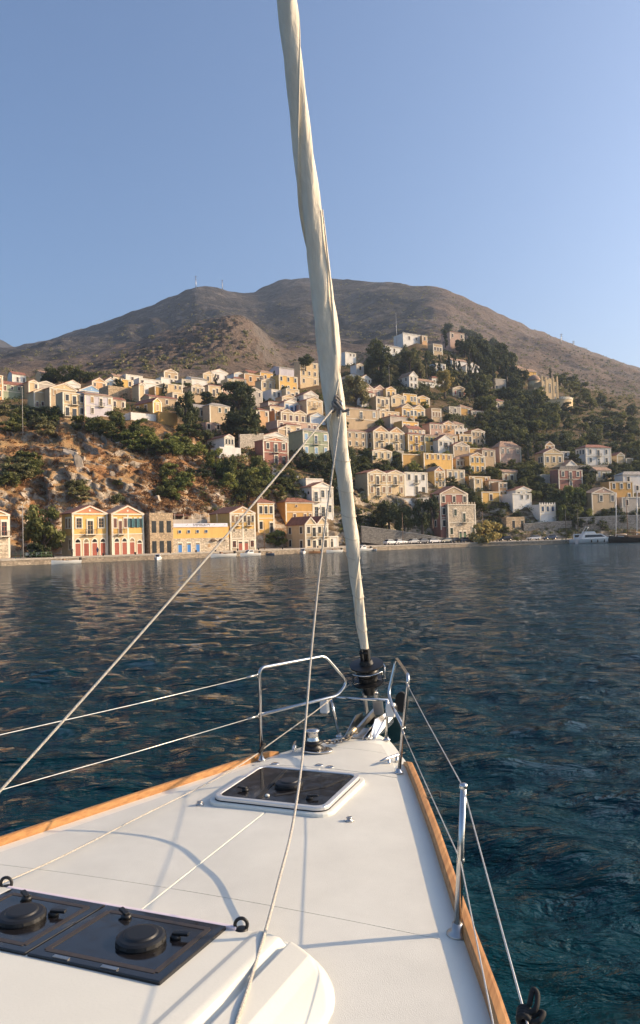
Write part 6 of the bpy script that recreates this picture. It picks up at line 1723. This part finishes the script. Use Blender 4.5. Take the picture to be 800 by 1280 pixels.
spots = [(88, 570, 13, 26), (97, 585, 10, 26), (107, 588, 11, 18), (118, 556, 10, 18), (60, 552, 10, 10), (62, 582, 8, 16), (140, 595, 9, 14), (172, 583, 8, 14), (190, 592, 10, 12), (125, 612, 8, 14), (52, 625, 7, 18), (30, 622, 9, 16), (8, 628, 8, 14), (82, 600, 7, 14), (150, 600, 8, 9), (232, 545, 8, 16), (196, 625, 10, 12), (212, 640, 9, 14), (270, 618, 9, 16), (300, 600, 8, 14), (282, 630, 8, 12), (228, 555, 7, 16), (160, 572, 9, 8), (24, 560, 9, 9), (115, 535, 8, 8), (740, 530, 12, 14), (760, 540, 12, 14), (785, 550, 12, 12), (725, 545, 9, 9), (476, 585, 8, 8)]
for i in range(60): spots.append((r.gauss(95, 45) if i < 40 else r.uniform(0, 330), r.uniform(535, 640), r.uniform(4, 10), r.uniform(5, 14)))
for i, (px, py, w_, h_) in enumerate(spots):
    k_ = 1.9 if i < 5 else 1.3 if i < 28 else .9
    w_, h_ = w_ * k_, h_ * k_
    P = ground(px, py)
    if P is None: continue
    mpp = P[1] / FPX
    o = link('rock', RK[i % 5], hillside, loc=(P[0], P[1] + w_ * mpp * .32, P[2] - h_ * mpp * .1), rot=(r.uniform(-.3, .3), r.uniform(-.75, -.1), r.uniform(-.6, .6)), scale=(w_ * mpp * .62, w_ * mpp * .55, h_ * mpp * .62))

# ------------------------------------------------------------------ boats, cars, posts, people
def hull_mesh(L_, B_, free, draft=.35, name='hull', mt=None, sheer=.3, n=15, transom=.8):
    m_ = MB(); P = []
    for i in range(n):
        t = i / (n - 1)                      # 0 stern, 1 bow
        b = B_ / 2 * (transom + (1 - transom) * min(1, t * 3)) * (1 - max(0, (t - .45) / .55) ** 2.2)
        z = free * (1 + sheer * max(0, t - .3) ** 1.6 * 1.6)
        x = (t - .5) * L_
        P.append([(x, -b, z), (x + .02 * L_ * t, -b * .88, z * .45), (x - .03 * L_ * max(0, t - .6), -b * .45, -draft * .6), (x - .05 * L_ * max(0, t - .6), 0, -draft),
                  (x - .03 * L_ * max(0, t - .6), b * .45, -draft * .6), (x + .02 * L_ * t, b * .88, z * .45), (x, b, z)])
    P = np.array(P); m_.grid(P, flip=True)
    m_.add(P[0], [tuple(range(6, -1, -1))])
    m_.grid(np.stack([P[:, 0] * np.array([1, .9, 1]) - [0, 0, .06], P[:, 6] * np.array([1, .9, 1]) - [0, 0, .06]], 1), smooth=False, mi=0)
    return m_
WHT = mat('boat_white', (.76, .75, .72), .35, var=.05, scale=1)
NAVY = mat('boat_dark', (.035, .022, .018), .35, var=.2, scale=1)
WOODB = mat('boat_wood', (.28, .14, .06), .5, var=.2, scale=2)
def motorboat(px, rz, L_, label, cabin=True, hullm=None, col2=None, d=None, off=3.6):
    dd = shore_at(px) - off if d is None else d
    P = np.array([(px - 400) / FPX * dd, dd, 0.0])
    o = empty('motorboat', tuple(P), rz); tag(o, label, 'boat', 'small boats along the quay')
    hull_mesh(L_, L_ * .36, L_ * .11).build('hull', hullm or WHT, o)
    k = L_
    if cabin:
        m_ = MB(); V = []
        m_.add([(-.10 * k, -.13 * k, .10 * k), (.24 * k, -.09 * k, .11 * k), (.24 * k, .09 * k, .11 * k), (-.10 * k, .13 * k, .10 * k), (-.10 * k, -.11 * k, .26 * k), (.08 * k, -.10 * k, .26 * k), (.08 * k, .10 * k, .26 * k), (-.10 * k, .11 * k, .26 * k)],
               [(4, 5, 6, 7), (0, 1, 5, 4), (1, 2, 6, 5), (2, 3, 7, 6), (3, 0, 4, 7)]); m_.build('cabin', WHT, o)
        m_ = MB()
        m_.add([(-.07 * k, -.126 * k, .17 * k), (.12 * k, -.112 * k, .17 * k), (.06 * k, -.108 * k, .235 * k), (-.07 * k, -.116 * k, .235 * k)], [(0, 1, 2, 3)])
        m_.add([(-.07 * k, .126 * k, .17 * k), (.12 * k, .112 * k, .17 * k), (.06 * k, .108 * k, .235 * k), (-.07 * k, .116 * k, .235 * k)], [(3, 2, 1, 0)])
        m_.add([(.205 * k, -.08 * k, .147 * k), (.205 * k, .08 * k, .147 * k), (.10 * k, .09 * k, .243 * k), (.10 * k, -.09 * k, .243 * k)], [(0, 1, 2, 3)]); m_.build('windscreen', GLASS, o)
    else:
        m_ = MB(); m_.box(-.15 * k, -.05 * k, -.12 * k, .12 * k, .05 * k, .13 * k); m_.box(.02 * k, .10 * k, -.05 * k, .05 * k, .05 * k, .18 * k); m_.build('seat', col2 or SHUT['wood'], o)
    m_ = MB(); m_.box(-.56 * k, -.50 * k, -.04 * k, .04 * k, .05 * k, .20 * k); m_.box(-.54 * k, -.52 * k, -.015 * k, .015 * k, -.05 * k, .05 * k); m_.build('outboard_motor', BLK, o, bevel=.02)
    m_ = MB(); m_.tube([(.44 * k, -.05 * k, .2 * k), (.30 * k, -.13 * k, .22 * k), (.1 * k, -.16 * k, .2 * k)], .02, 5); m_.tube([(.44 * k, .05 * k, .2 * k), (.30 * k, .13 * k, .22 * k), (.1 * k, .16 * k, .2 * k)], .02, 5); m_.build('guard_rail', STEELD, o)
motorboat(81, R_(226), 5.6, 'small white open dinghy below the round quay pine', False)
motorboat(196, R_(-82), 4.6, 'white cabin boat moored bow out before the bare stone house')
motorboat(277, R_(226), 6.4, 'long low white open boat before the long yellow building', False)
motorboat(311, R_(226), 5.4, 'white boat under a cover near the gabled house with round windows')
motorboat(337, R_(-60), 3.6, 'small dark open boat at the foot of the rocks', False, hullm=SHUT['grey'])
motorboat(377, R_(-84), 4.6, 'white cabin boat moored before the twin gabled quay house')
motorboat(392, R_(226), 4.0, 'small wooden rowing boat beside the twin gabled quay house', False, hullm=WOODB)
motorboat(416, R_(226), 5.2, 'white dinghy beside the low white annex', False)
motorboat(452, R_(226), 6.0, 'white speedboat moored where the road quay begins')
motorboat(466, R_(-70), 3.4, 'small white tender tied up at the corner of the road quay', False)

def car(px, colm, label, back=6.0, flip=False):
    dd = shore_at(px) + back
    x = (px - 400) / FPX * dd
    sl = math.atan2(shore_at(px + 10) - shore_at(px - 10), (20 / FPX * dd))
    o = empty('parked_car', (x, dd, QZ + .25 * back / 15 + .02), sl + (math.pi if flip else 0))
    tag(o, label, 'car', 'cars parked along the quay')
    prof = [(-2.05, .35), (2.05, .35), (2.1, .62), (1.95, .82), (1.05, .95), (-1.75, 1.0), (-2.05, .92)]
    m_ = MB(); m_.prism(prof, -.82, .82); m_.build('body', colm, o, bevel=.08)
    m_ = MB(); m_.add([(-1.75, -.76, .97), (1.0, -.76, .94), (1.0, .76, .94), (-1.75, .76, .97), (-1.35, -.62, 1.45), (.30, -.62, 1.45), (.30, .62, 1.45), (-1.35, .62, 1.45)], [(0, 1, 5, 4), (1, 2, 6, 5), (2, 3, 7, 6), (3, 0, 4, 7)]); m_.build('window', GLASS, o)
    m_ = MB(); m_.box(-1.36, .31, -.63, .63, 1.44, 1.50); m_.build('roof', colm, o, bevel=.03)
    for sx in (-1.3, 1.3):
        for sy in (-.80, .80):
            m_ = MB(); m_.tube([(sx, sy - .1, .32), (sx, sy + .1, .32)], .32, 16); wl_ = m_.build('wheel', RUB, o)
            m_ = MB(); m_.tube([(sx, sy - .115, .32), (sx, sy + .115, .32)], .18, 12); m_.build('rim', STEELD, wl_)
    for sy in (-.6, .6):
        m_ = MB(); m_.box(2.0, 2.09, sy - .17, sy + .17, .66, .78); m_.build('headlight', TRIM, o)
CP = {k: mat('car_' + k, v, .3, var=.03, scale=1, coat=.5) for k, v in dict(white=(.72, .71, .69), silver=(.42, .42, .42), black=(.02, .02, .022), grey=(.16, .16, .17), red=(.3, .03, .02), beige=(.5, .45, .33), blue=(.04, .07, .14)).items()}
for px, c, lb in ((487, 'white', 'white car first in the row beneath the grey retaining wall'), (499, 'white', 'white van like car second in the row beneath the grey retaining wall'), (514, 'silver', 'silver car beneath the grey retaining wall beside a dark pole'),
                  (526, 'grey', 'grey car between the silver and the bright white car'), (541, 'white', 'bright white car below the foot of the retaining wall'), (556, 'beige', 'beige car at the corner of the battlemented stone front'),
                  (569, 'black', 'black car directly before the stone front, next to the beige one'), (581, 'grey', 'dark grey car before the doors of the stone front'), (592, 'silver', 'silver car at the far corner of the stone front'),
                  (608, 'white', 'white car under the golden tamarisk'), (630, 'black', 'black car below the roofless ruin'), (666, 'white', 'white car alone before the brown field wall'), (686, 'blue', 'dark blue car near the moored motor yacht')):
    car(px, CP[c], lb, flip=px % 2 == 0)
car(44, CP['white'], 'white car half hidden by the quay pine', back=7)

def pole(px, py, h, label, lamp=True, d=None, name='lamp_post', cross=False, r=.09):
    P = at_depth(px, py, d) if d else ground(px, py)
    o = empty(name, tuple(P)); tag(o, label, 'lamp post' if lamp else 'pole')
    m_ = MB(); m_.tube([(0, 0, -1), (0, 0, h)], [r, r * .65], 8); m_.build('post', CONC if lamp else SHUT['wood'], o)
    if lamp:
        m_ = MB(); m_.tube([(0, 0, h - .1), (.1, -.3, h + .1), (.2, -.9, h + .15)], .05, 6); m_.build('arm', CONC, o)
        m_ = MB(); m_.box(.08, .34, -1.3, -.75, h + .06, h + .2); m_.build('lamp_head', TRIM, o, bevel=.03)
    if cross:
        for z in (h - .5, h - 1.2):
            m_ = MB(); m_.box(-.9, .9, -.05, .05, z, z + .12); m_.build('crossarm', SHUT['wood'], o)
pole(29, 699, 10.2, 'tall pale lamp post on the quay beside the orange house', d=142)
pole(28.5, 547, 13.0, 'lamp post on the slope below the green walled house')
pole(106, 541, 11.5, 'dark wooden pole before the cream flat topped house', False, name='utility_pole', cross=True)
pole(153, 522, 8.0, 'dark pole between the lilac house and the roofless stone walls', False, name='utility_pole', cross=True, d=235)
pole(163, 530, 6.0, 'short pale post by the white garden wall', False, name='utility_pole')
pole(187.6, 692, 8.8, 'dark pole standing against the corner of the bare stone house', False, name='utility_pole', d=157)
pole(331, 693, 7.5, 'thin dark pole on the quay below the yellow hipped house', False, name='utility_pole', d=177)
pole(504, 684, 9.5, 'dark pole on the road quay between parked cars', False, name='utility_pole', d=210)
pole(604, 678, 9.0, 'dark pole in front of the golden tamarisk', False, name='utility_pole', d=221)
pole(692, 630, 10, 'dark pole in front of the brick red house', False, name='utility_pole', cross=True, d=262)
pole(487, 485, 10, 'pale mast beside the white two storey villa', True, d=335)
pole(428, 700 - 50, 12, 'dark pole on the shaded slope by the low white annex', False, name='utility_pole', d=215)
for px, py, h, lb in ((245, 359, 26, 'thin radio mast on the mountain summit knoll'), (278, 361, 22, 'second thin radio mast beyond the summit knoll'), (702, 428, 18, 'radio mast on the long bare ridge'), (717, 433, 10, 'short mast on the long bare ridge'), (496, 425, 16, 'thin flag mast beside the hilltop chapel')):
    P = ground(px, py + (2 if py < 430 else 0))
    if P is None or P[1] < 300: P = at_depth(px, py, 1400)
    if px == 496: P = at_depth(496, 428, 405)
    o = empty('radio_mast', tuple(P)); tag(o, lb, 'mast')
    m_ = MB(); m_.tube([(0, 0, -3), (0, 0, h)], [.9 if px != 496 else .12, .5 if px != 496 else .07], 6); m_.build('pole', STEELD, o)
    if px != 496:
        m_ = MB()
        for z in (.5, .7, .9): m_.box(-2.2, 2.2, -.3, .3, h * z, h * z + .7)
        m_.build('antenna', STEELD, o)

# motor yacht and sailing boats at the far end of the quay
def at_water(px, d): return ((px - 400) / FPX * d, d, 0.0)
my = empty('motor_yacht', at_water(744, 214), R_(6)); tag(my, 'white motor yacht with raked cabin moored at the harbour end', 'motor yacht')
hull_mesh(11.5, 3.6, 1.35, name='hull', sheer=.5).build('hull', WHT, my)
m_ = MB(); m_.add([(-4.8, -1.4, 1.3), (3.2, -1.1, 1.5), (3.2, 1.1, 1.5), (-4.8, 1.4, 1.3), (-4.2, -1.2, 2.7), (.9, -1.0, 2.75), (.9, 1.0, 2.75), (-4.2, 1.2, 2.7)], [(4, 5, 6, 7), (0, 1, 5, 4), (1, 2, 6, 5), (2, 3, 7, 6), (3, 0, 4, 7)]); m_.build('cabin', WHT, my)
m_ = MB(); m_.add([(-3.9, -1.37, 1.75), (2.0, -1.14, 1.85), (.9, -1.05, 2.5), (-3.8, -1.27, 2.45)], [(0, 1, 2, 3)]); m_.add([(2.75, -.95, 1.72), (2.75, .95, 1.72), (1.25, .95, 2.62), (1.25, -.95, 2.62)], [(0, 1, 2, 3)]); m_.build('window', GLASS, my)
m_ = MB(); m_.add([(-3.8, -1.0, 2.78), (-.4, -.9, 2.78), (-.4, .9, 2.78), (-3.8, 1.0, 2.78), (-3.6, -1.0, 3.4), (-.9, -.85, 3.4), (-.9, .85, 3.4), (-3.6, 1.0, 3.4)], [(4, 5, 6, 7), (0, 1, 5, 4), (1, 2, 6, 5), (2, 3, 7, 6), (3, 0, 4, 7)]); m_.build('flybridge', WHT, my)
m_ = MB(); m_.tube([(-3.4, -.9, 3.4), (-2.6, -.9, 4.6), (-2.6, .9, 4.6), (-3.4, .9, 3.4)], .07, 8); m_.build('radar_arch', WHT, my)
for x in (-2.2, -.4, 1.6):
    m_ = MB(); m_.tube([(x, -1.62 + .12 * max(0, x), .35), (x, -1.62 + .12 * max(0, x), 1.1)], [.16, .16], 10); m_.build('fender', RUB, my)
m_ = MB(); m_.tube([(5.2, -.4, 1.9), (3.5, -1.1, 2.1), (1.0, -1.6, 1.9)], .025, 5); m_.build('guard_rail', STEEL, my)
tb = empty('white_launch', at_water(727, 224), R_(-12)); tag(tb, 'small white flybridge launch partly hidden behind the white motor yacht', 'boat')
hull_mesh(7.5, 2.6, 1.3).build('hull', WHT, tb); m_ = MB(); m_.box(-2.6, 1.2, -.95, .95, 1.2, 2.8); m_.build('cabin', WHT, tb, bevel=.2)
m_ = MB(); m_.box(-2.3, .9, -.97, -.955, 1.8, 2.5); m_.build('window', GLASS, tb); m_ = MB(); m_.box(-2.4, .2, -.9, .9, 3.3, 3.42); m_.build('bimini', SHUT['tan'], tb)
m_ = MB()
for x in (-2.3, .1):
    for y in (-.8, .8): m_.tube([(x, y, 2.8), (x, y, 3.3)], .04, 6)
m_.build('bimini_frame', STEELD, tb)
def sailboat(px, d, L_, hm, rz, masts, label, topc):
    o = empty('moored_sailboat', at_water(px, d), rz); tag(o, label, 'sailboat')
    hull_mesh(L_, L_ * .27, L_ * .095, sheer=.7).build('hull', hm, o)
    m_ = MB(); m_.box(-L_ * .28, L_ * .12, -L_ * .08, L_ * .08, L_ * .09, L_ * .15); m_.build('cabin', topc, o, bevel=.1)
    m_ = MB(); m_.box(-L_ * .24, L_ * .08, -L_ * .0815, -L_ * .0802, L_ * .11, L_ * .135); m_.build('window', GLASS, o)
    for mx_, mh, mm, lean in masts:
        m_ = MB(); m_.tube([(mx_, 0, .3), (mx_ + lean, 0, mh)], [.13, .09], 8); ma = m_.build('mast', mm, o)
        m_ = MB(); m_.tube([(mx_ + lean * .1, 0, L_ * .2), (mx_ - L_ * .30, 0, L_ * .19)], .09, 8); m_.build('boom', mm, ma)
        m_ = MB(); m_.tube([(mx_ + lean * .1 - .2, 0, L_ * .215), (mx_ - L_ * .28, 0, L_ * .205)], [.16, .12], 8); m_.build('sail_cover', SHUT['tan'], ma)
        m_ = MB(); m_.bar((mx_ + lean * .6, -.8, mh * .62), (mx_ + lean * .6, .8, mh * .62), .06, .04); m_.build('spreader', mm, ma)
        m_ = MB()
        for e in ((L_ * .47, 0, L_ * .16), (mx_ - L_ * .45 if mx_ > 0 else -L_ * .48, 0, L_ * .1), (mx_, -L_ * .12, L_ * .1), (mx_, L_ * .12, L_ * .1)): m_.tube([(mx_ + lean, 0, mh), e], .014, 4)
        m_.build('rigging', STEELD, ma)
sailboat(788, 214, 13.5, NAVY, R_(188), [(1.0, 13.0, SHUT['wood'], .2)], 'dark hulled sailing boat with a wooden mast', WOODB)
sailboat(770, 224, 11.5, WHT, R_(186), [(.4, 14.5, WHT, -.7)], 'white hulled sailing boat with a pale mast and wooden deckhouse', WOODB)
sailboat(797, 223, 12.5, WHT, R_(184), [(.6, 14.5, WHT, -.7)], 'white hulled sailing boat with a pale mast at the end of the mooring', WHT)
lf = empty('wooden_frame', at_water(714, 232)); lf.location.z = 1.3; tag(lf, 'open wooden pole frame standing on the quay behind the motor yacht', 'frame')
for x in (-1.8, 1.8):
    m_ = MB(); m_.tube([(x, 0, 0), (x, 0, 9.0)], .10, 7); m_.build('post', SHUT['dark'], lf)
for z in (4.5, 6.8, 8.8):
    m_ = MB(); m_.bar((-2.8, 0, z), (3.0, 0, z), .10, .12); m_.build('crossbar', SHUT['dark'], lf)

def person(px, d, label, shirt, legs, pose=0.0):
    P = at_water(px, d); o_loc = (P[0], P[1], QZ + .25 * (d - shore_at(px)) / 15)
    V = [(0, 0, .95), (0, 0, 1.15), (0, 0, 1.40), (0, -.01, 1.52), (0, -.02, 1.62), (0, -.03, 1.74), (-.19, 0, 1.40), (-.24, .02, 1.14), (-.22, -.06, .90), (.19, 0, 1.40), (.24, .02, 1.14), (.22, -.06, .90),
         (-.10, 0, .88), (-.11, -.02, .50), (-.11, .02, .09), (-.11, -.12, .04), (.10, 0, .88), (.12, -.06, .50), (.13, .02, .09), (.13, -.12, .04)]
    Ed = [(0, 1), (1, 2), (2, 3), (3, 4), (4, 5), (2, 6), (6, 7), (7, 8), (2, 9), (9, 10), (10, 11), (0, 12), (12, 13), (13, 14), (14, 15), (0, 16), (16, 17), (17, 18), (18, 19)]
    Rd = [.15, .14, .16, .06, .09, .09, .07, .05, .04, .07, .05, .04, .10, .075, .05, .04, .10, .075, .05, .04]
    me = bpy.data.meshes.new('person'); me.from_pydata(V, Ed, []); me.materials.append(shirt)
    o = link('person', me, None, loc=o_loc, rot=(0, 0, pose))
    sk = o.modifiers.new('skin', 'SKIN'); 
    for i, sv in enumerate(me.skin_vertices[0].data): sv.radius = (Rd[i], Rd[i] * .8); sv.use_root = i == 0
    o.modifiers.new('sub', 'SUBSURF').levels = 1
    tag(o, label, 'person')
person(121, shore_at(121) + 3.0, 'person in dark blue clothes standing before the arched red doors', mat('cloth_blue', (.03, .06, .16), .9), None)
person(89, shore_at(89) + 3.0, 'person in dark clothes at the quay edge beside the big pine', mat('cloth_dark', (.03, .028, .03), .9), None, .6)

# iron railing and mooring bollards along the quay
rl = empty('quay_railing', ((40 - 400) / FPX * 142.6, 142.6, QZ), R_(26)); tag(rl, 'green iron railing on the quay below the big round pine', 'railing')
for k in range(8):
    m_ = MB(); m_.tube([(k * .9 - 3, 0, 0), (k * .9 - 3, 0, 1.15)], .035, 6); m_.build('post', SHUT['green'], rl)
for z in (.6, 1.1):
    m_ = MB(); m_.tube([(-3, 0, z), (3.3, 0, z)], .025, 6); m_.build('bar', SHUT['green'], rl)
for px in (66, 128, 168, 212, 244, 268, 296, 322, 352, 396, 440, 492, 530, 566, 620, 650, 690):
    dd = shore_at(px) + .35
    m_ = MB(); m_.lathe([(.16, 0), (.16, .32), (.24, .36), (.24, .46), (.10, .52)], 12)
    o = m_.build('mooring_bollard', IRON, None, loc=((px - 400) / FPX * dd, dd, QZ + .05)); tag(o, 'stubby black iron mooring bollard on the quay edge', 'bollard', 'mooring bollards along the quay')

# ------------------------------------------------------------------ the air: thin haze over harbour and mountain
HZ = 0.00013
mt = bpy.data.materials.new('haze_air'); mt.use_nodes = True
nt = mt.node_tree; nt.nodes.remove(nt.nodes['Principled BSDF'])
pv = nt.nodes.new('ShaderNodeVolumePrincipled')
pv.inputs['Color'].default_value = (.66, .80, 1.0, 1); pv.inputs['Density'].default_value = HZ; pv.inputs['Anisotropy'].default_value = .35
nt.links.new(pv.outputs[0], nt.nodes['Material Output'].inputs['Volume'])
m_ = MB(); m_.box(-3000, 3000, -300, 2800, -12, 640)
hz_ = m_.build('haze', mt); tag(hz_, kind='stuff')
